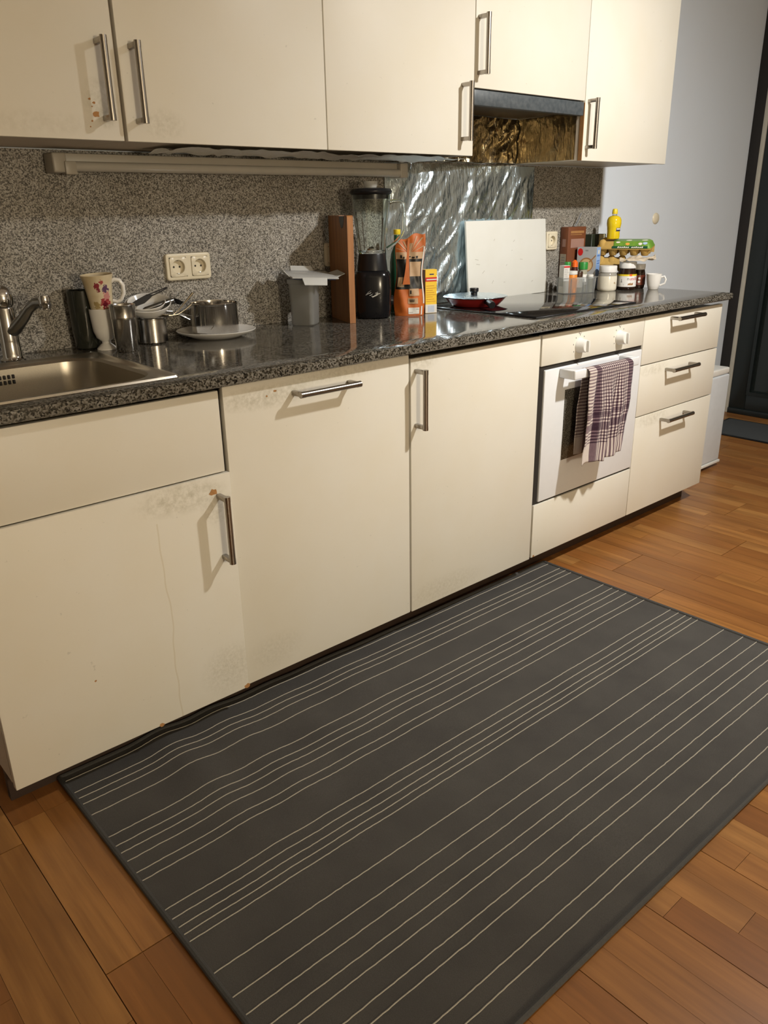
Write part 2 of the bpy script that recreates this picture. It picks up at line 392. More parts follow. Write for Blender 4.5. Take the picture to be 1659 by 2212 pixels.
# ------------------------------------------------------------------ fitted kitchen, lower run
DT = .018
def slab(mb, x0, x1, z0, z1, yf, t=DT, r=.0022): return mb.rbox((x0, yf, z0), (x1, yf+t, z1), r, 2)
def handle(par, x, y, z, L, vert, r=.0076, lab=None):
    m = MB(); h = L/2; e = .040
    if vert:
        m.lathe([(r, -h+.006), (r, h-.006)], 14, (x, y-e, z)); 
        for s in (-1, 1):
            a = (x, y-e, z+s*(h-.006)); m.lathe([(r*1.06, -.0065), (r*1.06, .0065)], 14, (x, y-e, z+s*(h-.0065)), cap0=True, cap1=True)
            m.rbox((x-.006, y-e, z+s*(h-.0075)-.006), (x+.006, y, z+s*(h-.0075)+.006), .002)
    else:
        R = Matrix.Translation((x, y-e, z)) @ Matrix.Rotation(math.pi/2, 4, 'Y')
        m.lathe([(r, -h+.006), (r, h-.006)], 14, m=R)
        for s in (-1, 1):
            m.lathe([(r*1.06, -.0065), (r*1.06, .0065)], 14, (0, 0, s*(h-.0065)), m=R, cap0=True, cap1=True)
            m.rbox((x+s*(h-.0075)-.006, y-e, z-.006), (x+s*(h-.0075)+.006, y, z+.006), .002)
    return m.build('handle', MAT['handle'], par, True)
def carcass(par, x0, x1, z0, z1, y0, y1, mat=None, top=True, name='carcass'):
    m = MB(); t = .016
    m.box((x0, y0, z0), (x0+t, y1, z1)); m.box((x1-t, y0, z0), (x1, y1, z1)); m.box((x0+t, y0, z0), (x1-t, y1, z0+t))
    if top: m.box((x0+t, y0+.01, z1-t), (x1-t, y1, z1))
    m.box((x0+t, y1-.006, z0+t), (x1-t, y1, z1-t))
    return m.build(name, mat or MAT['carcass'], par, True)
ZB, ZD = .0815, .870
YB = .021
# sink cabinet
sc_ = thing('sink_cabinet', 'cream sink base cabinet at the left end, stained door and blank front panel', 'cabinet', (-1.5, .3, 0))
carcass(sc_, -1.796, -1.201, ZB+.004, .862, YB, .60, top=False)
m = MB(); slab(m, -1.797, -1.2065, .6815, ZD+.006, 0); m.build('front_panel', MAT['cream_sink'], sc_, True)
m = MB(); slab(m, -1.797, -1.198, ZB-.002, .679, -.007); sd = m.build('door', MAT['cream_sink'], sc_, True)
handle(sd, -1.235, -.007, .549, .172, True)
def chip(par, pts, y, r0, rnd, name='paint_chip'):
    m = MB()
    for (x, z, r) in pts:
        n = 9; P = [(x+r*(rnd.uniform(.6, 1.15))*math.cos(2*math.pi*k/n), z+.75*r*(rnd.uniform(.6, 1.2))*math.sin(2*math.pi*k/n)) for k in range(n)]
        mm = Matrix(((1, 0, 0, 0), (0, 0, 1, y-.0006), (0, 1, 0, 0), (0, 0, 0, 1)))
        m.prism(P, 0, .0009, mm)
    return m.build(name, MAT['chip'], par, True)
rc = random.Random(3)
chip(sd, [(-1.247, .640, .012)], -.007, 0, rc); chip(sd, [(-1.203, .086, .009)], -.007, 0, rc); chip(sd, [(-1.45, .083, .007)], -.007, 0, rc)
chip(sd, [(-1.59, .27, .003)], -.007, 0, rc)
# dishwasher
dw = thing('dishwasher', 'built-in dishwasher behind the cream front with a horizontal bar handle', 'dishwasher', (-.9, .3, 0))
m = MB(); m.rbox((-1.185, YB, ZB+.004), (-.612, .60, .862), .003); m.build('body', MAT['carcass'], dw, True)
m = MB(); slab(m, -1.1955, -.6025, ZB, ZD+.012, 0); dd = m.build('door', MAT['cream_dish'], dw, True)
handle(dd, -.908, 0, .8385, .192, False)
chip(dd, [(-1.05, .851, .005)], 0, 0, rc); chip(dd, [(-1.075, .842, .003)], 0, 0, rc)
# door cabinet
bc = thing('base_cabinet', 'cream base cabinet with one tall door between dishwasher and oven', 'cabinet', (-.3, .3, 0))
carcass(bc, -.599, -.012, ZB+.004, .862, YB, .60)
m = MB(); slab(m, -.5975, -.0185, ZB, ZD, -.002); bd = m.build('door', MAT['cream_door'], bc, True)
handle(bd, -.5785, -.002, .756, .172, True)
# oven in its housing
oc = thing('oven_housing', 'cream oven housing cabinet with a blank panel below the oven', 'cabinet', (.3, .3, 0))
m = MB(); m.box((-.004, YB, ZB+.004), (.010, .60, .862)); m.box((.590, YB, ZB+.004), (.604, .60, .862)); m.box((.010, YB, ZB+.004), (.590, .60, .10)); m.box((.010, YB, .262), (.590, .60, .277)); m.build('carcass', MAT['carcass'], oc, True)
m = MB(); slab(m, -.007, .600, ZB, .281, 0); m.build('lower_panel', MAT['cream'], oc, True)
chip(oc, [(.0055, .0865, .006)], 0, 0, rc)
ov = thing('oven', 'white built-in oven with two knobs and a tea towel over its handle', 'oven', (.3, .3, .278))
m = MB(); m.box((.012, .0235, .279), (.588, .55, .862)); m.build('body', MAT['dark_gap'], ov, True)
m = MB(); slab(m, -.007, .600, .768, ZD, 0); cp = m.build('control_panel', MAT['cream'], ov, True)
m = MB(); m.rbox((.016, -.001, .289), (.600, .018, .753), .003, 3); od = m.build('door', MAT['white_oven'], ov, True)
m = MB(); m.box((-.0085, .006, .282), (.601, .0225, .7675)); m.build('gap_shade', MAT['dark_gap'], ov, True)  # black sheet stands in for shade in the gap round the oven door
qm = NT('oven_window_mesh'); vo = qm.n('ShaderNodeTexVoronoi'); vo.inputs['Scale'].default_value = 260; qm.l(qm.co('Object'), vo.inputs['Vector'])
qm.base(qm.ramp(vo.outputs['Distance'], [(.25, (.012, .011, .009)), (.6, (.11, .10, .08))])); qm.set(Roughness=.25); MAT['oven_mesh'] = qm.m
m = MB(); m.rbox((.131, -.0022, .419), (.470, .004, .671), .001); m.build('window', MAT['oven_mesh'], od, True)
m = MB(); m.rbox((.092, -.066, .718), (.480, -.052, .750), .004, 3)
for x in (.092, .448): m.rbox((x, -.056, .718), (x+.032, 0, .750), .004, 3)
m.build('handle', MAT['white_oven'], od, True)
MAT['mark'] = M('grey_print', (.10, .09, .08), .6)
for kx in (.199, .440):
    R = Matrix.Translation((kx, 0, .8145)) @ Matrix.Rotation(math.pi/2, 4, 'X')
    m = MB(); m.lathe([(.026, 0), (.026, .003), (.0235, .006), (.0215, .026), (.019, .030), (0.0001, .030)], 28, m=R)
    k_ = m.build('knob', MAT['white_plastic'], cp, True)
    m = MB(); m.rbox((kx-.003, -.040, .8145-.019), (kx+.003, -.028, .8145+.019), .0015); m.build('grip', MAT['white_plastic'], k_, True)
    for q_ in range(7):
        a = math.radians(-120+q_*40); x, z = kx+.036*math.sin(a), .8145+.036*math.cos(a)
        m = MB(); m.box((x-.0012, -.0006, z-.0022), (x+.0012, .0005, z+.0022)); m.build('dial_mark', MAT['mark'], cp, True)
    m = MB(); m.box((kx-.008, -.0006, .854), (kx+.004, .0005, .8605)); sy = m.build('oven_symbol', MAT['mark'], cp, True)
    m = MB(); m.box((kx-.0068, -.0009, .8552), (kx+.0028, .0004, .8593)); m.build('symbol_field', MAT['cream'], cp, True)
# drawers
du = thing('drawer_unit', 'cream three-drawer base unit at the right end of the run', 'cabinet', (.9, .3, 0))
carcass(du, .606, 1.192, ZB+.004, .862, YB, .60)
for z0, z1, hz in ((ZB, .4855, .4495), (.4895, .6865, .652), (.6905, ZD, .8505)):
    m = MB(); slab(m, .6035, 1.1955, z0, z1, 0); o = m.build('drawer_front', MAT['cream_drawer'], du, True); handle(o, .879, 0, hz, .196, False)
# plinth
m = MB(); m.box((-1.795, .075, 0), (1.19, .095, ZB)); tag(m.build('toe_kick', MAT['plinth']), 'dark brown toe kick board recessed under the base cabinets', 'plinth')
# worktop with a sink cut-out
SX0, SX1, SY0, SY1 = -1.775, -1.279, .031, .497
m = MB()
prof = [(.0, .888), (-.026, .888), (-.030, .892), (-.030, .908), (-.0285, .9125), (-.025, ZT), (SY0+.02, ZT), (SY0+.02, .888)]
m.add([(-1.81, y, z) for y, z in prof]+[(1.213, y, z) for y, z in prof], [tuple(range(8)), tuple(range(8, 16))[::-1]]+[(i, i+8, (i+1) % 8+8, (i+1) % 8) for i in range(8)])
m.box((-1.81, SY1-.02, .888), (1.213, .650, ZT)); m.box((-1.81, SY0+.02, .888), (SX0+.02, SY1-.02, ZT)); m.box((SX1-.02, SY0+.02, .888), (1.213, SY1-.02, ZT))
tag(m.build('worktop', MAT['granite_top']), 'polished grey speckled granite worktop running along the base cabinets', 'worktop')
m = MB(); m.box((-1.81, .636, ZT+.0005), (1.199, .650, 1.4185)); tag(m.build('backsplash', MAT['granite_wall']), 'grey speckled granite splashback slab between worktop and wall cabinets', 'splashback')
BY = .636
# sink
sk = thing('sink', 'stainless steel inset sink with rounded bowl and overflow slots', 'sink', (-1.53, .26, ZT))
def ring(x0, x1, y0, y1, r, z): return [(x, y, z) for x, y in rrect(x0, x1, y0, y1, r, 7)]
m = MB(); bx0, bx1, by0, by1 = -1.735, -1.318, .066, .452
loft(m, [ring(SX0, SX1, SY0, SY1, .012, ZT+.0006), ring(SX0+.002, SX1-.002, SY0+.002, SY1-.002, .012, ZT+.0052), ring(SX0+.010, SX1-.010, SY0+.010, SY1-.010, .012, ZT+.0055), ring(SX0+.017, SX1-.017, SY0+.017, SY1-.017, .012, ZT+.0022), ring(bx0-.006, bx1+.006, by0-.006, by1+.006, .085, ZT+.002)])
m.build('rim', MAT['sink'], sk, True)
m = MB()
loft(m, [ring(bx0-.006, bx1+.006, by0-.006, by1+.006, .085, ZT+.002), ring(bx0, bx1, by0, by1, .08, ZT-.004), ring(bx0+.004, bx1-.004, by0+.004, by1-.004, .078, ZT-.09), ring(bx0+.010, bx1-.010, by0+.010, by1-.010, .075, ZT-.135), ring(bx0+.03, bx1-.03, by0+.03, by1-.03, .07, ZT-.152), ring(bx0+.12, bx1-.12, by0+.12, by1-.12, .05, ZT-.156)], cap1=True)
m.build('bowl', MAT['sink'], sk, True)
for i in range(4):
    for j in range(2):
        m = MB(); x = -1.545+i*.0105; z = .874+j*.013; m.rbox((x-.0028, .4445, z), (x+.0028, .4505, z+.0095), .001); m.build('overflow_slot', MAT['dark_gap'], sk, True)
m = MB(); m.lathe([(.04, 0), (.042, .002), (.036, .003), (.02, -.002), (0.0001, -.002)], 28, (-1.53, .26, ZT-.1565)); m.build('drain', MAT['chrome'], sk, True)
# faucet
fc = thing('faucet', 'chrome mixer tap with curved spout behind the sink', 'faucet', (-1.476, .548, ZT))
m = MB(); m.lathe([(.030, .0005), (.030, .004), (.0255, .008), (.0235, .012), (.0225, .05), (.0225, .128), (.021, .132), (.0001, .132)], 28); m.build('body', MAT['chrome'], fc)
m = MB(); m.lathe([(.021, .134), (.0245, .140), (.025, .160), (.020, .178), (.010, .186), (.0001, .187)], 28); lv = m.build('lever_cap', MAT['chrome'], fc)
m = MB(); m.tube([(0, 0, .172), (-.03, -.03, .190), (-.07, -.06, .205), (-.10, -.08, .208)], [.010, .009, .008, .006], 12); m.build('lever', MAT['chrome'], lv)
m = MB(); m.tube([(.0, -.004, .072), (.013, -.02, .082), (.028, -.043, .108), (.040, -.063, .132), (.052, -.082, .145), (.062, -.098, .146)], [.018, .0165, .0145, .013, .013, .013], 14); m.build('spout', MAT['chrome_dull'], fc)
m = MB(); m.lathe([(.0001, .164), (.0135, .163), (.0150, .158), (.0150, .138), (.0135, .136), (.0135, .130), (.011, .129), (.0001, .131)], 24, (.066, -.104, 0)); m.build('aerator', MAT['chrome'], fc)
# hob
MAT['hob'] = M('black_ceramic_glass', (.006, .006, .007), .05)
hb = thing('hob', 'black glass induction hob set on the granite worktop', 'hob', (.32, .31, ZT))
m = MB(); m.rbox((.033, .062, ZT+.0015), (.628, .560, ZT+.006), .002, 2); g_ = m.build('glass', MAT['hob'], hb, True)
m = MB(); m.rbox((.0315, .0605, ZT+.0003), (.6295, .5615, ZT+.0042), .001, 1); m.build('frame', MAT['black_plastic'], hb, True)

# ------------------------------------------------------------------ wall cabinets
YU, ZU, ZUT = .331, 1.4195, 2.18
def wallcab(name, label, x0, x1, z0, hx, hz, mat, xd0=None, xd1=None):
    c = thing(name, label, 'cabinet', ((x0+x1)/2, .5, z0), group='cream wall cabinets')
    carcass(c, x0+.001, x1-.001, z0+.002, ZUT, YU+DT+.002, .650)
    m = MB(); slab(m, xd0 or x0+.0015, xd1 or x1-.0015, z0, ZUT, YU); d = m.build('door', mat, c, True)
    handle(d, hx, YU, hz, .170, True); return c, d
c1, d1 = wallcab('wall_cabinet', 'cream wall cabinet above the sink, brown chips beside its handle', -1.80, -1.2, ZU, -1.245, 1.543, MAT['cream_upper'], xd1=-1.2045)
chip(d1, [(-1.266, 1.473, .010)], YU, 0, rc); chip(d1, [(-1.268, 1.497, .004)], YU, 0, rc); chip(d1, [(-1.277, 1.504, .0035)], YU, 0, rc); chip(d1, [(-1.277, 1.459, .0025)], YU, 0, rc); chip(d1, [(-1.273, 1.489, .002)], YU, 0, rc); chip(d1, [(-1.283, 1.447, .002)], YU, 0, rc)
c2, d2 = wallcab('wall_cabinet', 'cream wall cabinet right of the chipped one, handle on its left edge', -1.2, -.6, ZU, -1.165, 1.541, MAT['cream_upper'], xd0=-1.1955)
c3, d3 = wallcab('wall_cabinet', 'cream wall cabinet left of the hood opening, handle at its right edge', -.6, 0.003, ZU, -.052, 1.5455, MAT['cream'])
c4, d4 = wallcab('wall_cabinet', 'short cream wall cabinet directly above the dark range hood', 0.003, .6035, 1.620, .020, 1.740, MAT['cream'])
c5, d5 = wallcab('wall_cabinet', 'cream wall cabinet at the right end of the row by the white wall', .6035, 1.2, ZU, .625, 1.5435, MAT['cream'])
m = MB(); m.box((.6035, YU+.001, ZU+.001), (.6075, YU+DT, 1.615)); m.build('edge_strip', MAT['edge_brown'], c5, True)
# range hood
MAT['hood'] = M('dark_grey_hood_front', (.045, .055, .062), .42, 0, col2=(.09, .10, .105), ns=70, amt=.8)
MAT['hood_under'] = M('greasy_hood_underside', (.085, .062, .035), .45, .4, col2=(.05, .035, .02), ns=20)
hd = thing('range_hood', 'slim built-in range hood with dark grey front strip', 'range hood', (.3, .48, 1.57))
m = MB(); m.rbox((.0065, YU+.002, 1.571), (.6015, YU+.026, 1.6165), .003); m.build('front_panel', MAT['hood'], hd, True)
m = MB(); m.box((.012, YU+.027, 1.588), (.596, .648, 1.6185)); hu = m.build('housing', MAT['hood_under'], hd, True)
m = MB(); m.rbox((.05, .40, 1.580), (.555, .60, 1.5885), .002); m.build('grease_filter', MAT['hood_under'], hu, True)
# ------------------------------------------------------------------ foil
def crumple(x, z, k=1):
    a = fb(x*9-z*6, z*3.2+x*1.5, 3.1, 4); b = fb(x*26-z*16, z*11+x*4, 7.7, 3); r = 1-abs(fb(x*8-z*6.5, z*3+x*2, 1.3, 3))*2
    return k*(.006*a+.0028*b+.010*max(0, r-.55))
m = MB()
def ff(u, v):
    x = -.122+u*.826; z = .917+v*.496
    e = min(u, 1-u, v, 1-v); k = min(1, e*12+.12)
    return (x+.004*fb(z*9, x*2), BY-.0055-max(0, .004+crumple(x, z))*k, z)
m.grid(ff, 150, 92, flip=True); tag(m.build('foil_sheet', MAT['foil'], ang=75), 'crinkled silver foil sheet taped on the splashback behind the hob', 'foil')
m = MB()
m.grid(lambda u, v: (.012+u*.58, .643-max(0, .006+crumple(u*.9+3, v*.35, 1.5)), 1.424+v*.158), 70, 22, flip=True)
m.grid(lambda u, v: (.5985-max(0, .003+crumple(u*.3+5, v*.2, .4)), .643-u*.285, 1.424+v*.158), 40, 22, flip=True)
m.grid(lambda u, v: (.0055+max(0, .003+crumple(u*.3+8, v*.2, .5)), .643-u*.285, 1.424+v*.158), 30, 18)
tag(m.build('foil_lining', MAT['foil_dirty'], ang=75), 'grease-browned foil lining the opening under the range hood', 'foil')
m = MB()
m.grid(lambda u, v: (-1.06+u*1.055, .345+v*.222, 1.4160-max(0, .002+crumple(u*1.2+9, v*.3, .9))), 110, 24)
tag(m.build('foil_cover', MAT['foil_dull'], ang=75), 'dull crumpled foil stuck under the two middle wall cabinets', 'foil')
m = MB()
m.grid(lambda u, v: (.012+u*.58, .645-v*.10*(1-.9*u), 1.4215-.004*v+.5*crumple(u*.5+2, v)), 40, 6)
tag(m.build('foil_strip', MAT['foil_dirty'], ang=75), 'brown foil strip folded along the lower back of the hood opening', 'foil')
# under-cabinet fluorescent lamp
MAT['lamp_white'] = M('yellowed_lamp_enamel', (.36, .335, .28), .4, col2=(.31, .28, .225), ns=10)
lp = thing('fluorescent_lamp', 'switched-off fluorescent tube lamp under the wall cabinets', 'lamp', (-.68, .6, 1.36))
m = MB(); m.rbox((-1.272, .592, 1.376), (-.075, .634, 1.4085), .003); m.build('housing', MAT['lamp_white'], lp, True)
R = Matrix.Translation((0, .585, 1.3765)) @ Matrix.Rotation(math.pi/2, 4, 'Y')
MAT['tube'] = M('frosted_tube_glass', (.40, .38, .33), .18)
m = MB(); m.lathe([(.0125, -1.245), (.0125, -.098)], 20, m=R, cap0=True, cap1=True); m.build('tube', MAT['tube'], lp, True)
for x in (-1.290, -.098):
    m = MB(); m.rbox((x, .572, 1.361), (x+.036, .634, 1.4085), .005, 3); m.build('end_cap', MAT['lamp_white'], lp, True)
m = MB(); m.rbox((-1.262, .566, 1.356), (-1.232, .575, 1.388), .003); m.build('starter_flap', MAT['lamp_white'], lp, True)
# sockets
def socket(label, x0, z0, n, w_=.076, pitch=.071):
    W = w_+(n-1)*pitch
    t = thing('wall_socket', label, 'socket', (x0+W/2, BY, z0))
    bm = bmesh.new(); xs = [x0]; zs = [z0, z0+w_/2-.0278, z0+w_/2+.0278, z0+w_]
    for k in range(n): xs += [x0+w_/2+k*pitch-.0278, x0+w_/2+k*pitch+.0278]
    xs.append(x0+W); G = [[bm.verts.new((x, BY-.0115, z)) for x in xs] for z in zs]
    F = [bm.faces.new((G[j][i], G[j][i+1], G[j+1][i+1], G[j+1][i])) for j in range(3) for i in range(len(xs)-1) if not (j == 1 and i % 2 == 1)]
    ex = bmesh.ops.extrude_face_region(bm, geom=F)
    for v in [g for g in ex['geom'] if isinstance(g, bmesh.types.BMVert)]: v.co.y = BY-.0006
    bmesh.ops.recalc_face_normals(bm, faces=bm.faces)
    onx = lambda v: abs(v.co.x-x0) < 1e-6 or abs(v.co.x-x0-W) < 1e-6
    onz = lambda v: abs(v.co.z-z0) < 1e-6 or abs(v.co.z-z0-w_) < 1e-6
    bmesh.ops.bevel(bm, geom=[e for e in bm.edges if all(onx(v) and onz(v) for v in e.verts)], offset=.009, segments=4, affect='EDGES', profile=.5)
    fr_ = [e for e in bm.edges if all(v.co.y < BY-.011 for v in e.verts) and len(e.link_faces) == 2 and min(f_.normal.y for f_ in e.link_faces) < -.9 and max(f_.normal.y for f_ in e.link_faces) > -.5 and not all(x0+.01 < v.co.x < x0+W-.01 and z0+.009 < v.co.z < z0+w_-.009 for v in e.verts)]
    bmesh.ops.bevel(bm, geom=fr_, offset=.004, segments=3, affect='EDGES', profile=.5)
    m = MB(); m.bm(bm); f = m.build('frame', MAT['cream_plastic'], t, True)
    for k in range(n):
        cx, cz = x0+w_/2+k*pitch, z0+w_/2
        m = MB()
        out = []
        for k_ in range(56):
            a_ = 2*math.pi*k_/56; r_ = .0275/((abs(math.cos(a_))**11+abs(math.sin(a_))**11)**(1/11)); out.append((cx+r_*math.cos(a_), cz+r_*math.sin(a_)))
        n_ = len(out)
        def rg(r, y): return [(cx+r*math.cos(math.atan2(z-cz, x-cx)), y, cz+r*math.sin(math.atan2(z-cz, x-cx))) for x, z in out]
        loft(m, [[(x, BY-.0112, z) for x, z in out], [(x, BY-.0135, z) for x, z in out], [(cx+(x-cx)*.97, BY-.0142, cz+(z-cz)*.97) for x, z in out], rg(.0205, BY-.0142), rg(.0198, BY-.0135), rg(.0192, BY-.0012), rg(.001, BY-.0010)], cap1=True)
        i_ = m.build('insert', MAT['cream_plastic'], f, True)
        m = MB()
        for s in (-1, 1): m = MB(); m.lathe([(.0030, 0), (.0030, .0006), (.0001, .0006)], 10, m=Matrix.Translation((cx+s*.0095, BY-.0011, cz)) @ Matrix.Rotation(math.pi/2, 4, 'X')); m.build('contact_hole', MAT['dark_gap'], f, True)
        for s in (-1, 1): m = MB(); m.rbox((cx-.003, BY-.011, cz+s*.0182-.001), (cx+.003, BY-.002, cz+s*.0182+.001), .0006); m.build('earth_clip', MAT['steel'], f, True)
    return t
socket('cream double wall socket above the steel pots', -.985, 1.073, 2)
s2_ = socket('cream wall socket half hidden behind the wooden board', -.397, 1.082, 1)
socket('white wall socket between the white board and the brown box', .803, 1.084, 1)
pg = thing('power_plug', 'black plug in the socket behind the wooden board', 'plug', (-.352, BY-.012, 1.12))
m = MB(); m.lathe([(.017, 0), (.017, .014), (.013, .03), (.006, .034), (.0001, .034)], 20, m=Matrix.Rotation(math.pi/2, 4, 'X')); m.build('plug_body', MAT['black_plastic'], pg)
m = MB(); m.tube([(0, -.033, 0), (.008, -.036, -.03), (.014, -.03, -.11), (.018, -.024, -.19), (.03, -.018, -.2022), (.07, -.012, -.2022)], .003, 8); m.build('cable', MAT['black_plastic'], pg)
# dried blob on the side wall
m = MB(); m.lathe([(.0001, .010), (.016, .009), (.026, .005), (.029, 0)], 24, m=Matrix.Translation((1.923, .7795, 1.193)) @ Matrix.Rotation(math.pi/2, 4, 'X') @ Matrix.Diagonal((1.08, 1.0, 1, 1)))
tag(m.build('adhesive_pad', MAT['cream_plastic']), 'yellowish oval adhesive pad stuck on the white wall', 'pad')
# ------------------------------------------------------------------ rug
def rugmat():
    q = NT('charcoal_rug_weave'); v = q.co('Object')
    n = q.noise(q.co('Object', (420, 900, 400)), 1.0, 2); b = q.noise(v, 6, 3)
    c = q.mix(q.ramp(b, [(.35, (0, 0, 0)), (.7, (1, 1, 1))]), (.084, .079, .072), (.065, .061, .057))
    c = q.mix(q.ramp(n, [(.35, (0, 0, 0)), (.7, (.6, .6, .6))]), c, (.040, .038, .035))
    q.base(c); q.set(Roughness=.95, Specular_IOR_Level=.15); q.bump(n, .5, .002); return q.m
MAT['rug'] = rugmat()
MAT['rug_edge'] = M('rug_binding', (.055, .053, .049), .9, col2=(.033, .032, .03), ns=300, bump=.4, bs=500)
MAT['stripe'] = M('cream_rug_yarn', (.36, .33, .27), .9, col2=(.24, .22, .18), ns=220)
RA = -.0125
def rug_h(x, y):
    h = .0075
    g = lambda a, b, s: math.exp(-((x-a)/s)**2)
    fade = max(0, min(1, (y+.62)/.5)) * max(0, min(1, (x+1.66)/.08))
    h += fade*(.011*g(-1.43, 0, .055)+.008*g(-1.28, 0, .06)+.004*g(-1.1, 0, .07)+.004*g(-.9, 0, .1))
    h += .0012*fb(x*5, y*5)
    return max(h, .005)
def rug_p(x, yl, dz=0): return (x, yl+(x+1.69)*RA, rug_h(x, yl)+dz)
rg_ = thing('rug', 'dark grey flat-woven rug with thin cream stripes on the floor', 'rug', (-.78, -.5, 0))
RX0, RX1, RY0, RY1 = -1.686, .134, -1.050, .070
m = MB(); m.grid(lambda u, v: rug_p(RX0+u*(RX1-RX0), RY0+v*(RY1-RY0)), 200, 90)
n_ = len(m.v); per = [i for i in range(201)]+[j*201+200 for j in range(1, 91)]+[90*201+i for i in range(199, -1, -1)]+[j*201 for j in range(89, 0, -1)]
base = [(m.v[i][0], m.v[i][1], .0008) for i in per]; m.v += base
m.f += [(per[k], n_+k, n_+(k+1) % len(per), per[(k+1) % len(per)]) for k in range(len(per))]
m.build('weave', MAT['rug'], rg_, True)
m = MB()
loop = [rug_p(RX0+(RX1-RX0)*t/160, RY0) for t in range(161)]+[rug_p(RX1, RY0+(RY1-RY0)*t/60) for t in range(1, 61)]+[rug_p(RX1-(RX1-RX0)*t/160, RY1) for t in range(1, 161)]+[rug_p(RX0, RY1-(RY1-RY0)*t/60) for t in range(1, 61)]
m.tube([(x, y, max(.0072, z-.001)) for x, y, z in loop], .0062, 8); m.build('binding', MAT['rug_edge'], rg_, True)
for yl in (.046, -.007, -.033, -.058, -.105, -.196, -.232, -.258, -.288, -.330, -.357, -.454, -.483, -.508, -.529, -.550, -.637, -.699, -.741, -.782, -.812, -.861, -.891, -.960, -.995):
    m = MB(); P = []
    for i in range(181):
        x = RX0+.006+(RX1-RX0-.012)*i/180
        j = .0006*fb(i*.35, yl*40)+.0004*random.uniform(-1, 1)
        p = rug_p(x, yl, .0004); P.append((p[0], p[1]+j, p[2]))
    m.tube(P, .00125, 5); m.build('stripe', MAT['stripe'], rg_, True)
# ------------------------------------------------------------------ tea towel on the oven handle
def towelmat():
    q = NT('purple_check_cotton'); uv = q.n('ShaderNodeUVMap').outputs[0]; s = q.n('ShaderNodeSeparateXYZ'); q.l(uv, s.inputs[0]); U, V = s.outputs[0], s.outputs[1]
    def st(x, per, duty):
        return q.math('LESS_THAN', q.math('FRACT', q.math('DIVIDE', x, per)), duty)
    def rng(x, a, b): return q.math('MULTIPLY', q.math('GREATER_THAN', x, a), q.math('LESS_THAN', x, b))
    dark = q.math('ADD', rng(U, .15, .25), rng(U, .89, 1.1))
    inner = q.math('SUBTRACT', 1.0, rng(U, -.1, .15))
    su = q.math('MAXIMUM', q.math('MULTIPLY', st(U, .042, .5), inner), dark)
    hem = q.math('ADD', rng(V, .0, .10), rng(V, .91, 1.01))
    sv = q.math('MULTIPLY', st(V, .0165, .48), q.math('SUBTRACT', 1.0, hem))
    sv = q.math('MAXIMUM', sv, q.math('ADD', rng(V, .17, .2), rng(V, .24, .26)))
    f = q.math('ADD', q.math('MULTIPLY', su, .55), q.math('MULTIPLY', sv, .45))
    nz = q.noise(uv, 60, 3); f = q.math('ADD', f, q.math('MULTIPLY', q.math('SUBTRACT', nz, .5), .3))
    q.base(q.ramp(f, [(.02, (.56, .49, .44)), (.5, (.155, .10, .115)), (1.0, (.030, .012, .022))])); q.set(Roughness=.95, Specular_IOR_Level=.1, Sheen_Weight=.2)
    q.bump(q.noise(uv, 260, 2), .4, .002); return q.m
MAT['towel'] = towelmat()
tw = None
m = MB(); NU, NV = 70, 110; BYc, BZ, TR = -.059, .734, .0215
Lf, Lb = .310, .285
UVs = []
def towel(u, v):
    s = v*(Lf+math.pi*TR+Lb)      # path from the front hem over the bar to the back hem
    dwn = 0
    if s < Lf: d = Lf-s; y = BYc-TR; z = BZ-d; dwn = d; side = -1
    elif s < Lf+math.pi*TR: a = (s-Lf)/TR; y = BYc-TR*math.cos(a); z = BZ+TR*math.sin(a)*.75; side = 0
    else: d = s-Lf-math.pi*TR; y = BYc+TR-.003; z = BZ-d; dwn = d; side = 1
    k = min(1, dwn/.12)
    wdt = .262-.030*(dwn/.34)
    x = .155+.004*fb(u*3, dwn*8)+u*wdt-.030*(dwn/.34)**1.2 if side <= 0 else .172+u*(wdt-.03)-.010*(dwn/.3)
    fold = .008*math.sin(u*15+1.2+dwn*4)+.006*math.sin(u*27+dwn*7)+.003*fb(u*8, dwn*12)
    if side == -1: y -= k*(.010+fold+.012*(dwn/.34)); z += .012*(math.sin(u*9)*.5+u-.6)*(dwn/.34)
    if side == 1: y += k*min(.012, .004+fold*.5); z += .02*(u-.5)*(dwn/.3)
    if side == -1 and u < .12: y += .020*(1-u/.12)*k
    return (x, min(y, -.006), z)
V = []; 
for j in range(NV+1):
    for i in range(NU+1): V.append(towel(i/NU, j/NV)); UVs.append((i/NU, j/NV))
m.add(V, [(j*(NU+1)+i, j*(NU+1)+i+1, (j+1)*(NU+1)+i+1, (j+1)*(NU+1)+i) for j in range(NV) for i in range(NU)])
tw = m.build('tea_towel', MAT['towel'], ang=80)
uvl = tw.data.uv_layers.new(name='UVMap')
for lp_ in tw.data.loops: uvl.data[lp_.index].uv = UVs[lp_.vertex_index]
sm = tw.modifiers.new('thickness', 'SOLIDIFY'); sm.thickness = .0018; sm.offset = 0
tag(tw, 'purple and white checked tea towel hanging over the oven handle', 'towel')
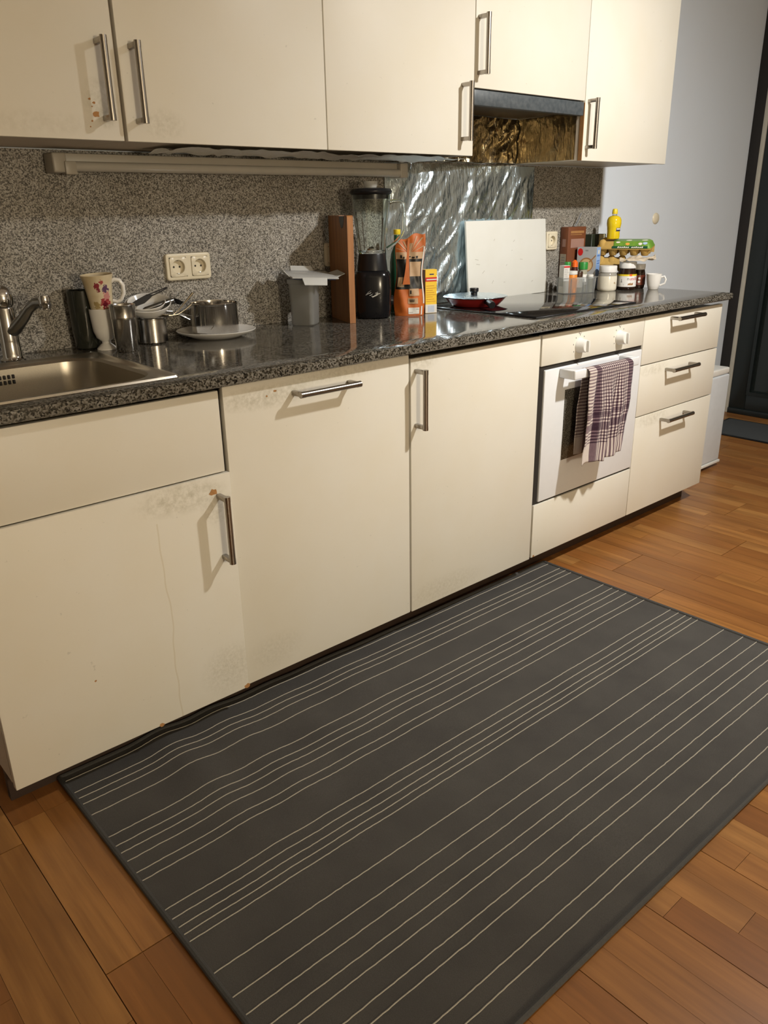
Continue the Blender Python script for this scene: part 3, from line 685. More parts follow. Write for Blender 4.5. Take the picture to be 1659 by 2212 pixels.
# ------------------------------------------------------------------ left end of the worktop: crockery
def cup_prof(outer, t=.003, bot=.004):
    inner = [(max(.0005, r-t), z) for r, z in outer if z > outer[0][1]+bot]
    return [(.0005, outer[0][1])]+outer+[(outer[-1][0]-t*.5, outer[-1][1]+.0012)]+inner[::-1]+[(.0005, outer[0][1]+bot)]
Z1 = ZT+.0004
MAT['dark_glass'] = M('dark_olive_glass', (.030, .032, .024), .10, Transmission_Weight=.25)
m = MB(); m.lathe(cup_prof([(.026, 0), (.031, .004), (.034, .05), (.0365, .155)], .003, .006), 36)
tag(m.build('glass_tumbler', MAT['dark_glass'], loc=(-1.262, .592, Z1)), 'tall dark olive glass tumbler behind the stacked cups', 'glass')
gb = MB(); gb.lathe(cup_prof([(.0265, 0), (.0265, .003), (.022, .008), (.0115, .017), (.0120, .022), (.0235, .032), (.030, .050), (.0325, .080), (.0345, .1075)], .003, .026), 40)
tag(gb.build('goblet', MAT['ceramic'], loc=(-1.231, .538, Z1)), 'white footed ceramic goblet under the floral mug', 'cup')
def mugmat():
    q = NT('floral_print_ceramic'); v = q.co('Object')
    c = q.mix(q.ramp(q.noise(v, 18, 3), [(.35, (0, 0, 0)), (.7, (1, 1, 1))]), (.62, .54, .38), (.52, .40, .22))
    def blob(p, r, col, thr, sc, c):
        vm = q.n('ShaderNodeVectorMath', operation='DISTANCE'); q.l(v, vm.inputs[0]); vm.inputs[1].default_value = p
        f = q.math('MULTIPLY', q.math('LESS_THAN', q.math('ADD', vm.outputs['Value'], q.math('MULTIPLY', q.math('SUBTRACT', q.noise(v, sc, 3), .5), r*2.2)), r), 1.0)
        return q.mix(f, c, col)
    th = lambda a, z, R=.038: (R*math.sin(a), -R*math.cos(a), z)
    c = blob(th(-.03, .034, .034), .014, (.30, .045, .05), .5, 130, c)
    c = blob(th(-.02, .032, .033), .007, (.13, .012, .022), .5, 160, c)
    c = blob(th(.15, .052), .012, (.50, .22, .20), .5, 150, c)
    c = blob(th(.10, .070), .010, (.11, .055, .11), .5, 190, c)
    c = blob(th(-.50, .080, .038), .008, (.24, .035, .045), .5, 200, c)
    c = blob(th(-.16, .088, .041), .006, (.34, .08, .07), .5, 220, c)
    c = blob(th(-.42, .068), .006, (.20, .04, .05), .5, 230, c)
    c = blob(th(-.75, .03, .034), .010, (.36, .27, .12), .5, 120, c)
    q.base(c); q.set(Roughness=.14); return q.m
MAT['mug'] = mugmat()
mg = thing('floral_mug', 'cream mug with red and purple flowers stacked on the white goblet', 'mug', (-1.228, .541, 1.0065), rot=(math.radians(1.5), math.radians(-3), 0))
m = MB(); m.lathe(cup_prof([(.0255, 0), (.0285, .006), (.0305, .03), (.0335, .06), (.0380, .088), (.0425, .104)], .0025, .005), 44); m.build('cup', MAT['mug'], mg)
m = MB(); P = [(.0325, 0, .083), (.044, 0, .089), (.056, 0, .086), (.063, 0, .072), (.062, 0, .052), (.054, 0, .036), (.043, 0, .030), (.031, 0, .035)]
m.tube([(x*math.cos(-.45), x*math.sin(-.45), z) for x, y, z in P], [.005, .0055, .0055, .0055, .0055, .005, .005, .005], 12); m.build('handle', MAT['ceramic'], mg)
m = MB(); m.lathe(cup_prof([(.0260, 0), (.0280, .003), (.0320, .085), (.0332, .088), (.0325, .092), (.0338, .120), (.0344, .1215)], .0012, .002), 44)
tag(m.build('steel_tumbler', MAT['steel'], loc=(-1.206, .464, Z1)), 'tall brushed steel tumbler in front of the white goblet', 'tumbler')
# small pot with the pile
sp_ = thing('saucepan', 'small steel saucepan carrying the white bowl', 'pot', (-1.086, .553, Z1))
m = MB(); m.lathe(cup_prof([(.038, 0), (.0415, .004), (.0415, .066), (.0395, .068), (.0425, .071), (.0430, .074)], .0012, .003), 44); m.build('pot_body', MAT['steel'], sp_)
m = MB(); m.tube([(.041, .012, .060), (.058, .02, .066), (.075, .028, .070)], [.004, .005, .005], 10); m.build('handle', MAT['steel'], sp_)
bw = MB(); bw.lathe(cup_prof([(.022, 0), (.026, .002), (.045, .012), (.058, .026), (.0635, .038)], .0025, .003), 44)
bo = bw.build('bowl', MAT['ceramic'], loc=(-1.088, .556, .9905)); bo.rotation_euler = (math.radians(17), math.radians(-9), 0); tag(bo, 'white bowl tilted on the small saucepan, full of kitchen utensils', 'bowl')
bw2 = MB(); bw2.lathe(cup_prof([(.016, 0), (.022, .002), (.036, .010), (.048, .022), (.0525, .031)], .0022, .003), 40)
bo2 = bw2.build('bowl', MAT['ceramic'], loc=(-1.094, .552, 1.0005)); bo2.rotation_euler = (math.radians(17), math.radians(-9), 0); tag(bo2, 'smaller white bowl nested inside the tilted bowl', 'bowl')
# utensils resting on the bowl
MAT['utensil_dark'] = M('dark_utensil_plastic', (.022, .019, .016), .6, Specular_IOR_Level=.2)
MAT['gold_steel'] = brushed('worn_gold_steel', (.30, .24, .15), .35, (40, 40, 40))
sl = thing('slotted_turner', 'dark slotted turner with a looped handle lying on the white bowl', 'utensil', (-1.10, .54, 1.035))
m = MB()
bp = [(-1.150, .545, 1.024), (-1.128, .545, 1.036), (-1.094, .546, 1.049), (-1.075, .546, 1.047), (-1.083, .543, 1.040), (-1.106, .540, 1.026), (-1.130, .540, 1.020)]
V = [Vector(p) for p in bp]; nrm = Vector((.1, -1, .25)).normalized()*.0008; k = len(V)
m.add([p+nrm for p in V]+[p-nrm for p in V], [tuple(range(k)), tuple(range(k, 2*k))[::-1]]+[(i, (i+1) % k, k+(i+1) % k, k+i) for i in range(k)]); m.build('blade', MAT['utensil_dark'], sl, True)
m = MB(); m.tube([(-1.094, .545, 1.047), (-1.055, .549, 1.056), (-1.029, .552, 1.0635), (-1.026, .552, 1.0615), (-1.052, .548, 1.0525), (-1.084, .544, 1.043)], .0017, 8); m.build('handle', MAT['utensil_dark'], sl, True)
kn = thing('peeler', 'round steel utensil handle lying across the white bowl', 'utensil', (-1.07, .53, 1.015))
m = MB(); m.tube([(-1.118, .528, 1.0085), (-1.110, .528, 1.010), (-1.030, .532, 1.0265), (-1.0225, .532, 1.028)], [.005, .0078, .0085, .007], 16); m.build('grip', MAT['chrome_dull'], kn, True)
m = MB(); m.tube([(-1.125, .528, 1.006), (-1.118, .528, 1.0085)], .003, 8); m.build('shaft', MAT['steel'], kn, True)
ld = thing('ladle', 'black ladle leaning out of the bowl toward the big pot', 'utensil', (-1.01, .56, 1.01))
m = MB(); m.tube([(-1.06, .556, 1.010), (-1.02, .558, 1.018), (-1.000, .558, 1.021)], [.003, .004, .004], 8); m.build('handle', MAT['black_plastic'], ld, True)
m = MB(); m.lathe([(.0005, -.012), (.010, -.009), (.0145, 0), (.013, 0), (.009, -.007), (.0005, -.010)], 20, m=Matrix.Translation((-.992, .558, 1.024)) @ Matrix.Rotation(.5, 4, 'Y')); m.build('cup', MAT['black_plastic'], ld, True)
fk = thing('fork', 'thin golden fork sticking up out of the pile beside the big pot', 'fork', (-1.0, .52, 1.0))
m = MB(); m.tube([(-1.060, .515, .992), (-1.036, .518, .9885), (-1.012, .52, 1.003), (-.985, .522, 1.026), (-.963, .524, 1.044)], [.0014, .0016, .0018, .0024, .0036], 8); m.build('handle', MAT['gold_steel'], fk, True)
m = MB()
for dy in (-.005, -.0017, .0017, .005): m.tube([(-1.060, .515+dy, .992), (-1.083, .514+dy, .9985)], .0009, 6)
m.build('tine', MAT['gold_steel'], fk, True)
sn = thing('spoon', 'worn steel spoon lying under the golden fork', 'spoon', (-1.0, .50, 1.0))
m = MB(); m.tube([(-1.055, .505, .990), (-1.025, .508, .9905), (-1.0, .510, 1.001), (-.978, .512, 1.0135)], [.0014, .0016, .002, .003], 8); m.build('handle', MAT['gold_steel'], sn, True)
m = MB(); m.lathe([(.0005, -.004), (.006, -.003), (.0095, 0), (.006, -.002), (.0005, -.003)], 18, m=Matrix.Translation((-1.068, .504, .9925)) @ Matrix.Diagonal((1.5, 1, 1, 1))); m.build('spoon_bowl', MAT['gold_steel'], sn, True)
wk = thing('whisk', 'wire whisk jutting from the pile toward the big pot', 'utensil', (-1.0, .52, .98))
m = MB(); m.tube([(-1.075, .53, 1.004), (-1.032, .528, .998)], .0035, 10); m.build('handle', MAT['steel'], wk, True)
for a in (-1, 0, 1):
    m = MB(); m.tube([(-1.032, .528, .998), (-1.01, .526+a*.008, .990+.004*a), (-.985, .524+a*.010, .976+.004*a), (-.9745, .522, .9745), (-.978, .520-a*.008, .982), (-1.005, .524-a*.006, .991), (-1.032, .527, .997)], .0009, 6); m.build('wire', MAT['steel'], wk, True)
# plate and big pot
pl = MB(); pl.lathe([(.0005, .006), (.068, .006), (.075, .009), (.110, .0195), (.1155, .0225), (.1165, .0215), (.112, .0165), (.078, .004), (.070, .0), (.066, .0), (.064, .003), (.0005, .003)], 56)
tag(pl.build('plate', MAT['ceramic'], loc=(-.902, .515, Z1)), 'white plate under the big steel pot', 'plate')
bp_ = thing('cooking_pot', 'polished steel pot standing on the white plate', 'pot', (-.898, .525, Z1+.0065))
m = MB(); m.lathe([(.0005, 0), (.062, 0), (.066, .003), (.0672, .009)], 56); m.build('base_disc', MAT['steel'], bp_)
m = MB(); m.lathe([(.0672, .009), (.0690, .011), (.0690, .086), (.0705, .0885), (.0715, .0915), (.0705, .093), (.068, .0915), (.0675, .086), (.0675, .012), (.0005, .0115)], 56); m.build('pot_body', MAT['steel_pol'], bp_)
for s in (0, math.pi):
    R = Matrix.Rotation(s-.3, 4, 'Z'); m = MB(); m.tube([(-.022, -.068, .070), (-.022, -.080, .072), (-.016, -.090, .073), (.016, -.090, .073), (.022, -.080, .072), (.022, -.068, .070)], .003, 10, m=R)
    if s: m.build('handle', MAT['steel_pol'], bp_)
m = MB(); m.tube([(.004-.03, -.0695, .022), (-.018, -.0700, .030), (-.014, -.0702, .042), (-.016, -.0702, .050)], .0012, 6, m=Matrix.Rotation(-.35, 4, 'Z')); m.build('scratch', MAT['steel'], bp_)
# frosted container
MAT['frosted'] = M('frosted_polypropylene', (.66, .66, .64), .38, Transmission_Weight=.85, IOR=1.15)
qf = NT('clear_lid_plastic'); qf.base((.75, .75, .72)); qf.set(Roughness=.22, Transmission_Weight=.55, IOR=1.25); MAT['clear_lid'] = qf.m
MAT['blue_seal'] = M('navy_rubber_seal', (.012, .018, .05), .4)
ct = thing('food_container', 'tall frosted plastic food container with tapered sides', 'container', (-.560, .535, Z1), rz=.62)
def rr3(h, r, z): return [(x, y, z) for x, y in rrect(-h, h, -h, h, r, 6)]
m = MB(); loft(m, [rr3(.034, .012, 0), rr3(.0375, .014, .004), rr3(.0395, .014, .07), rr3(.0415, .014, .130), rr3(.0455, .016, .131), rr3(.0455, .016, .143), rr3(.0435, .015, .1435), rr3(.0400, .013, .130), rr3(.0380, .013, .07), rr3(.036, .012, .006)], cap0=True, cap1=True); m.build('tub', MAT['frosted'], ct)
ldd = thing('container_lid', 'clear snap lid with navy seal lying askew on the frosted container', 'lid', (-.548, .522, 1.0665), rot=(math.radians(8), math.radians(3.5), math.radians(-14)))
m = MB(); m.rbox((-.078, -.055, 0), (.082, .055, .006), .003); m.build('panel', MAT['clear_lid'], ldd)
m = MB(); m.tube([(-.068, -.047, -.001), (.072, -.047, -.001), (.072, .047, -.001), (-.068, .047, -.001), (-.068, -.047, -.001)], .0028, 8); m.build('seal', MAT['blue_seal'], ldd)
def flap(a, b, c, d):
    m = MB(); V = [Vector(p) for p in (a, b, c, d)]; n = (V[1]-V[0]).cross(V[2]-V[0]).normalized()*.0011
    m.add([p+n for p in V]+[p-n for p in V], [(0,1,2,3),(7,6,5,4)]+[(i, (i+1) % 4, 4+(i+1) % 4, 4+i) for i in range(4)]); return m.build('clip_flap', MAT['clear_lid'], ldd)
flap((-.045, -.055, .003), (.040, -.055, .003), (.036, -.068, -.016), (-.040, -.068, -.016))
flap((-.078, -.035, .003), (-.078, .035, .003), (-.098, .030, .020), (-.098, -.030, .020))
flap((.082, -.035, .003), (.082, .035, .003), (.112, .030, .014), (.112, -.030, .014))
flap((-.040, .055, .003), (.040, .055, .003), (.036, .074, .016), (-.036, .074, .016))
# wooden board on edge
def boardmat():
    q = NT('beech_board'); g = q.noise(q.co('Object', (60, 60, 4)), 1.0, 4)
    q.base(q.mix(q.ramp(g, [(.3, (0, 0, 0)), (.75, (1, 1, 1))]), S(164, 110, 60), S(126, 78, 40))); q.set(Roughness=.5); return q.m
MAT['board'] = boardmat()
ang = math.radians(70)
cb = thing('cutting_board', 'wooden chopping board standing on edge between container and blender', 'cutting board', (-.451, .440, Z1), rot=(0, 0, ang))
L_, H_, T_ = .190, .330, .020
poly = [(0, 0), (L_, 0), (L_, H_), (.078, H_), (.074, H_-.018), (.064, H_-.034), (.052, H_-.040), (.040, H_-.034), (.031, H_-.018), (.028, H_), (.004, H_), (0, H_-.004)]
m = MB(); m.prism([(x, z) for x, z in poly], 0, T_, Matrix(((1, 0, 0, 0), (0, 0, -1, 0), (0, 1, 0, 0), (0, 0, 0, 1)))); m.build('panel', MAT['board'], cb)
m = MB(); hp = [(.076, H_-.002), (.073, H_-.018), (.063, H_-.033), (.052, H_-.039), (.041, H_-.033), (.032, H_-.018), (.030, H_-.002)]
m.prism(hp, -.0004, T_+.0004, Matrix(((1, 0, 0, 0), (0, 0, -1, 0), (0, 1, 0, 0), (0, 0, 0, 1)))); m.build('grip_insert', MAT['black_plastic'], cb)
# blender
qb = NT('blender_jar_glass'); qb.base((.86, .92, .90)); qb.set(Roughness=.03, Transmission_Weight=1.0, IOR=1.47); MAT['jar_glass'] = qb.m
bl = thing('blender', 'black countertop blender with a glass jug beside the wooden board', 'blender', (-.292, .508, Z1), rz=-.62)
m = MB(); m.lathe([(.0005, 0), (.050, 0), (.056, .004), (.0575, .012), (.0605, .030), (.0615, .09), (.0605, .135), (.057, .150), (.050, .1555), (.0005, .156)], 56, sq=3.0); bb = m.build('base', MAT['black_gloss'], bl)
m = MB(); m.lathe([(.052, .156), (.0515, .160), (.0455, .206), (.0445, .209), (.0005, .209)], 48); m.build('collar', MAT['black_plastic'], bl)
m = MB(); m.lathe([(.017, 0), (.0165, .010), (.013, .012), (.0005, .012)], 24, m=Matrix.Translation((.058, .0, .055)) @ Matrix.Rotation(math.pi/2, 4, 'Y')); m.build('dial', MAT['black_plastic'], bl)
m = MB(); m.lathe([(.0005, .2095), (.0440, .2095), (.0465, .216), (.0500, .26), (.0580, .33), (.0635, .372), (.0645, .392), (.0620, .392), (.0605, .372), (.0552, .33), (.0475, .26), (.0430, .220), (.0005, .216)], 56); m.build('jug', MAT['jar_glass'], bl)
m = MB(); m.tube([(.060, 0, .366), (.074, 0, .371), (.098, 0, .370), (.110, 0, .362), (.112, 0, .345), (.110, 0, .282), (.102, 0, .264), (.078, 0, .240), (.052, 0, .222)], [.007, .006, .006, .006, .006, .006, .006, .006, .007], 12, m=Matrix.Rotation(.05, 4, 'Z')); m.build('handle', MAT['jar_glass'], bl)
m = MB(); m.lathe([(.0005, .378), (.0585, .378), (.0595, .390), (.0665, .3935), (.0700, .3985), (.0700, .402), (.064, .409), (.035, .4125), (.0005, .4125)], 48); bl_ = m.build('lid', MAT['black_plastic'], bl)
m = MB(); m.lathe([(.019, .4125), (.022, .420), (.023, .432), (.0005, .433)], 28); m.build('filler_cap', MAT['clear_lid'], bl_)
for a in (-.9, .6, 2.1, 3.6):
    m = MB(); m.tube([(.044*math.cos(a), .044*math.sin(a), .222), (.0475*math.cos(a), .0475*math.sin(a), .26), (.0540*math.cos(a), .0540*math.sin(a), .32)], .0016, 6); m.build('jug_rib', MAT['chrome_dull'], bl)
m = MB(); m.lathe([(.0005, .217), (.018, .217), (.016, .226), (.004, .232), (.0005, .234)], 16)
for a in range(4): m.box((.0, -.003, .230), (.024, .003, .2315), Matrix.Rotation(a*math.pi/2+.4, 4, 'Z'))
m.build('blade', MAT['steel'], bl)
MAT['silver_print'] = M('silver_print', (.55, .56, .56), .3, .6)
m = MB(); rl = random.Random(5)
for k in range(13):
    x0 = -.020+k*.0032; z0 = .078+.006*math.sin(k*.7)+rl.uniform(-.003, .003); x1 = x0+rl.uniform(.007, .014); z1 = z0+rl.uniform(.003, .009)
    wv = rl.uniform(.0009, .0019)
    m.add([(x0, 0, z0), (x1, 0, z1-wv), (x1+.001, 0, z1), (x0, 0, z0+wv)], [(0, 1, 2, 3)])
RB = .0627
def sqw(p):
    a = math.atan2(p[0], RB)-.15; r = .0621/((abs(math.cos(a-math.pi/2))**3+abs(math.sin(a-math.pi/2))**3)**(1/3))
    return (r*math.sin(a), -r*math.cos(a), p[2])
m.v = [sqw(p) for p in m.v]; m.build('logo', MAT['silver_print'], bb, fixn=False)
# ------------------------------------------------------------------ orange bag, yellow box, bottle behind
def face_m(o, ux, uz): # maps (u, v, d) to a plane with right ux, up uz, outward normal
    ux = Vector(ux).normalized(); uz = Vector(uz).normalized(); n = uz.cross(ux).normalized()*-1
    return Matrix(((ux.x, n.x, uz.x, o[0]), (ux.y, n.y, uz.y, o[1]), (ux.z, n.z, uz.z, o[2]), (0, 0, 0, 1)))
MAT['or'] = M('orange_bag_paper', S(184, 96, 32), .5, col2=S(148, 68, 20), ns=25)
MAT['bagblack'] = M('black_bag_print', (.012, .011, .010), .4)
MAT['bagtan'] = M('tan_bag_print', S(176, 146, 112), .5, col2=S(150, 118, 84), ns=40)
MAT['bagwhite'] = M('white_bag_print', (.62, .60, .55), .5)
vd = Vector((.62, .78, 0)).normalized()     # away from the camera
vr = Vector((vd.y, -vd.x, 0))               # to the right as the camera sees it
rzv = math.atan2(vr.y, vr.x)
bg = thing('paper_bag', 'open orange and black paper food bag beside the blender', 'bag', (-.172, .455, Z1), rz=rzv+.05)
def bagf(u, v, side):   # u across -1..1, v height 0..1
    z = v*.262; wd = .050*(1-.06*v)+.004*math.sin(v*9)
    th_ = .026*(1-v**1.6*.86)*(1-abs(u)**3*.75)
    x = u*wd+.010*(v-.3)*v; y = -side*th_
    wr = .0022*math.sin(u*7+v*11)+.002*fb(u*2.2+side*4, v*6)
    y += wr*(1 if v > .05 else v*20)
    if v > .8: z += (v-.8)/.2*(.012*u*abs(u)+.006*math.sin(u*5)-.010*max(0, -u))
    return (x, y, z)
m = MB()
for s_ in (1, -1): m.grid(lambda u, v: bagf(u*2-1, v, s_), 24, 40, flip=s_ < 0)
m.grid(lambda u, v: (bagf(u*2-1, 0, 1)[0], bagf(u*2-1, 0, 1)[1]*(1-2*v), .0002), 24, 4)
bgo = m.build('bag', MAT['or'], bg, ang=60)
def patch(name, mat, u0, u1, v0, v1, lift=.0012, shape=None, n=(10, 10)):
    m = MB()
    def f(a, b):
        u, v = u0+(u1-u0)*a, v0+(v1-v0)*b
        if shape: u, v = shape(u, v)
        p = bagf(u, v, 1); return (p[0], p[1]-lift, p[2])
    m.grid(f, *n); return m.build(name, mat, bgo, fixn=False, ang=60)
patch('black_print', MAT['bagblack'], -.97, .90, .34, .715, .0010, None, (20, 16))
patch('tan_panel', MAT['bagtan'], -.04, .80, .50, .68, .0018)
patch('tan_panel', MAT['bagtan'], -.90, -.42, .37, .49, .0018)
patch('landscape_print', MAT['bagtan'], -.97, .90, .715, .80, .0010, lambda u, v: (u, v), (20, 4))
for k in range(9):
    a = math.radians(18+k*18); 
    m = MB(); c0 = (-.05, .775)
    def f(s, t, a=a):
        r = .02+s*(.20 if abs(a-1.57) < .6 else .5); w_ = (t-.5)*.10*(.2+s)
        u = c0[0]+math.cos(a)*r*2.0+w_; v = c0[1]+math.sin(a)*r*.62
        p = bagf(max(-.95, min(.93, u)), min(v, .97), 1); return (p[0], p[1]-.0014, p[2])
    m.grid(f, 8, 2); m.build('sun_ray', MAT['bagtan'], bgo, fixn=False)
for (u0, u1, v0, v1) in ((-.70, -.58, .725, .765), (-.52, -.40, .722, .745), (.10, .30, .722, .742), (.38, .52, .722, .752), (-.15, .02, .735, .75)): patch('figure_print', MAT['bagblack'], u0, u1, v0, v1, .002, None, (4, 4))
patch('label_box', MAT['bagtan'], -.05, .62, .255, .345, .0018); patch('label_box', MAT['bagtan'], -.12, .52, .155, .225, .0016)
patch('label_box', MAT['bagwhite'], -.12, .62, .025, .105, .0016)
for (u0, u1, v0, v1) in ((-.04, .30, .198, .208), (-.02, .28, .180, .190), (.0, .10, .28, .325), (.40, .60, .085, .088), (-.08, .2, .045, .048)): patch('print_line', MAT['bagblack'], u0, u1, v0, v1, .0026, None, (4, 2))
patch('side_stripe', MAT['bagwhite'], .74, .84, .01, .12, .0018, None, (3, 6)); patch('side_stripe', MAT['bagwhite'], .88, .97, .15, .86, .0016, lambda u, v: (u, v), (3, 24))
m = MB(); m.grid(lambda u, v: ((-.013+(u-.5)*(.008+.018*(1-v)**3)) + .012*v, bagf(-.15, .4+.56*v, 1)[1]-.0040-.002*math.sin(v*6), .105+v*.148), 6, 20); m.build('closure_strip', MAT['or'], bgo, fixn=False)
# yellow box
MAT['yel'] = M('yellow_carton', S(226, 186, 50), .45, col2=S(214, 172, 40))
MAT['yel_side'] = M('ochre_carton_side', S(176, 112, 30), .5); MAT['redp'] = M('red_print', S(190, 24, 22), .4); MAT['bluep'] = M('pale_blue_print', S(170, 190, 220), .5); MAT['navy'] = M('navy_print', S(40, 44, 80), .5)
yb = thing('carton_box', 'narrow yellow carton with a red band beside the orange bag', 'box', (-.078, .452, Z1), rz=rzv+.32)
W_, D_, H_ = .044, .034, .148
m = MB(); m.rbox((-W_/2, -D_/2, 0), (W_/2, D_/2, H_), .0008, 1); yo = m.build('carton', MAT['yel'], yb)
def dec(par, x0, x1, z0, z1, mat, name, y=-D_/2-.0003, t=.0005):
    m = MB(); m.box((x0, y-t/2, z0), (x1, y+t/2, z1)); return m.build(name, mat, par)
dec(yo, -W_/2, W_/2, .108, .122, MAT['redp'], 'red_band'); dec(yo, -W_/2+.004, W_/2-.002, .1125, .1165, MAT['bagwhite'], 'red_band_lettering', -D_/2-.0007)
dec(yo, -W_/2, W_/2, .001, .030, MAT['bagwhite'], 'barcode_field')
for k in range(9): dec(yo, -.012+k*.0028, -.0108+k*.0028, .004, .026, MAT['bluep'], 'barcode_line', -D_/2-.0008)
for k in range(8): dec(yo, -W_/2+.004, W_/2-.004-.006*(k % 3), .040+k*.0075, .0412+k*.0075, MAT['yel_side'], 'text_line')
dec(yo, -.006, .010, .130, .134, MAT['navy'], 'text_line')
m = MB(); m.box((-W_/2-.0006, -D_/2, .002), (-W_/2-.0001, D_/2, H_-.001)); m.build('side_print', MAT['yel_side'], yo)
m = MB(); m.box((-W_/2-.0012, -D_/2+.004, .05), (-W_/2-.0007, D_/2-.006, .09)); m.box((-W_/2-.0012, -D_/2+.004, .002), (-W_/2-.0007, D_/2, .022)); m.build('side_figure', MAT['navy'], yo)
# small bottle behind the bag
bt = thing('small_bottle', 'small green bottle with a yellow cap behind the orange bag', 'bottle', (-.130, .560, Z1))
MAT['greenglass'] = M('green_bottle_glass', (.03, .12, .06), .08); MAT['yelcap'] = M('yellow_cap', S(222, 196, 40), .4)
m = MB(); m.lathe([(.0005, 0), (.024, 0), (.026, .004), (.026, .17), (.022, .20), (.012, .225), (.011, .262), (.0005, .262)], 28); m.build('bottle_body', MAT['greenglass'], bt)
m = MB(); m.lathe([(.0115, .263), (.0125, .265), (.0125, .280), (.0005, .281)], 24); m.build('cap', MAT['yelcap'], bt)
# ------------------------------------------------------------------ pan on the hob
MAT['redenamel'] = M('red_enamel', (.30, .022, .020), .18)
HZ = ZT+.0065
pn = thing('frying_pan', 'red enamel frying pan with foil-edged lid on the hob', 'pan', (.150, .440, HZ))
m = MB(); m.lathe([(.0005, 0), (.078, 0), (.088, .004), (.104, .020), (.1135, .031), (.1150, .032), (.112, .030), (.100, .016), (.0005, .005)], 56); m.build('pan_body', MAT['redenamel'], pn)
hdir = Vector((-.45, -.89, 0)); hrz = math.atan2(hdir.y, hdir.x)
m = MB(); m.tube([(.104, 0, .022), (.122, 0, .024), (.150, 0, .022), (.170, 0, .018)], [.007, .009, .0125, .012], 14, m=Matrix.Rotation(hrz, 4, 'Z')); m.build('handle', MAT['black_plastic'], pn)
pld = thing('pan_lid', 'flat silvery lid with black knob on the red frying pan', 'lid', (.150, .440, HZ+.0325))
m = MB(); m.lathe([(.0005, .0065), (.080, .0055), (.105, .0035), (.1175, .0015), (.1185, .0003), (.116, .0), (.10, .0005), (.0005, .0025)], 64)
m.v = [(x*(1+.012*fb(x*30, y*30)), y*(1+.012*fb(x*30+5, y*30)), z+(.0022*fb(x*40, y*40, 2) if math.hypot(x, y) > .085 else 0)+.0016) for x, y, z in m.v]; m.build('cover', MAT['foil'], pld)
m = MB(); m.lathe([(.012, .007), (.012, .016), (.0165, .020), (.0165, .030), (.0155, .032), (.0005, .032)], 24, (-.012, -.005, 0)); m.build('knob', MAT['black_plastic'], pld)
# white board leaning on the wall behind the hob
MAT['whiteboard'] = M('worn_white_board', (.66, .66, .62), .35, col2=(.60, .59, .53), ns=8)
wbd = thing('chopping_board', 'big white plastic board leaning on the foil behind the hob', 'cutting board', (.521, .584, ZT+.0005), rot=(math.radians(-4.6), 0, math.radians(1.0)))
m = MB(); m.rbox((-.252, 0, 0), (.252, .010, .300), .003); wbo = m.build('panel', MAT['whiteboard'], wbd)
MAT['scratch'] = M('grey_scratch', (.25, .22, .18), .7)
rs = random.Random(9)
for k in range(11):
    x, z, l = rs.uniform(-.2, .2), rs.uniform(.04, .27), rs.uniform(.006, .022); a = rs.uniform(-.3, 1.0)
    m = MB(); m.box((-l/2, -.0003, -.0005), (l/2, .0002, .0005), Matrix.Translation((x, 0, z)) @ Matrix.Rotation(-a, 4, 'Y')); m.build('scratch', MAT['scratch'], wbo)
# ------------------------------------------------------------------ right-hand cluster
rz2 = math.radians(-20)
qp = NT('clear_basket_plastic'); qp.base((.80, .82, .82)); qp.set(Roughness=.12, Transmission_Weight=.9, IOR=1.15); MAT['clear'] = qp.m
bk = thing('plastic_basket', 'clear plastic basket full of spice jars', 'basket', (.818, .470, Z1), rz=rz2)
bw_, bd_, bh_ = .0785, .036, .066
def rr4(w_, d_, r, z): return [(x, y, z) for x, y in rrect(-w_, w_, -d_, d_, r, 5)]
m = MB(); loft(m, [rr4(bw_-.004, bd_-.003, .006, 0), rr4(bw_, bd_, .007, bh_-.006), rr4(bw_+.005, bd_+.005, .009, bh_-.002), rr4(bw_+.005, bd_+.005, .009, bh_), rr4(bw_-.0018, bd_-.0018, .006, bh_-.002), rr4(bw_-.0055, bd_-.0045, .005, .0018)], cap0=True, cap1=True); m.build('tray', MAT['clear'], bk)
m = MB(); m.rbox((-.0455, -bd_+.004, .002), (-.0443, bd_-.004, .060), .0004); m.rbox((.0165, -bd_+.004, .002), (.0177, bd_-.004, .060), .0004); m.build('divider', MAT['clear'], bk)
RBK = Matrix.Rotation(rz2, 4, 'Z')
def inb(x, y): p = RBK @ Vector((x, y, 0)); return (.818+p.x, .470+p.y, Z1+.0022)
MAT['greencap'] = M('green_cap_plastic', S(40, 130, 52), .4); MAT['orangej'] = M('orange_spice_label', S(224, 140, 50), .4, col2=S(200, 112, 36), ns=60)
MAT['paperwhite'] = M('white_label_paper', (.62, .61, .57), .6, col2=(.50, .49, .45), ns=150); MAT['spice_red'] = M('dark_red_spice', (.06, .012, .010), .25); MAT['spice_brown'] = M('brown_spice', (.05, .022, .012), .3)
MAT['orange_cap'] = M('orange_cap_plastic', S(220, 96, 24), .4); MAT['herb'] = M('pale_herb_filling', (.32, .31, .24), .3, col2=(.2, .2, .14), ns=120)
def jar(name, label, cat, loc, parts, group=None, rz=0):
    t = thing(name, label, cat, loc, rz, group); o = None
    for nm, prof, mt in parts: m = MB(); m.lathe([(.0004, prof[0][1])]+prof+[(.0004, prof[-1][1])], 28); o = m.build(nm, mt, t)
    return t
p = inb(-.062, .0)
t = thing('salt_box', 'small white printed carton at the left end of the clear basket', 'box', p, rz2)
m = MB(); m.rbox((-.0145, -.018, 0), (.0145, .018, .112), .001, 1); o = m.build('carton', MAT['paperwhite'], t)
MAT['greyp'] = M('grey_print_ink', (.22, .22, .22), .6)
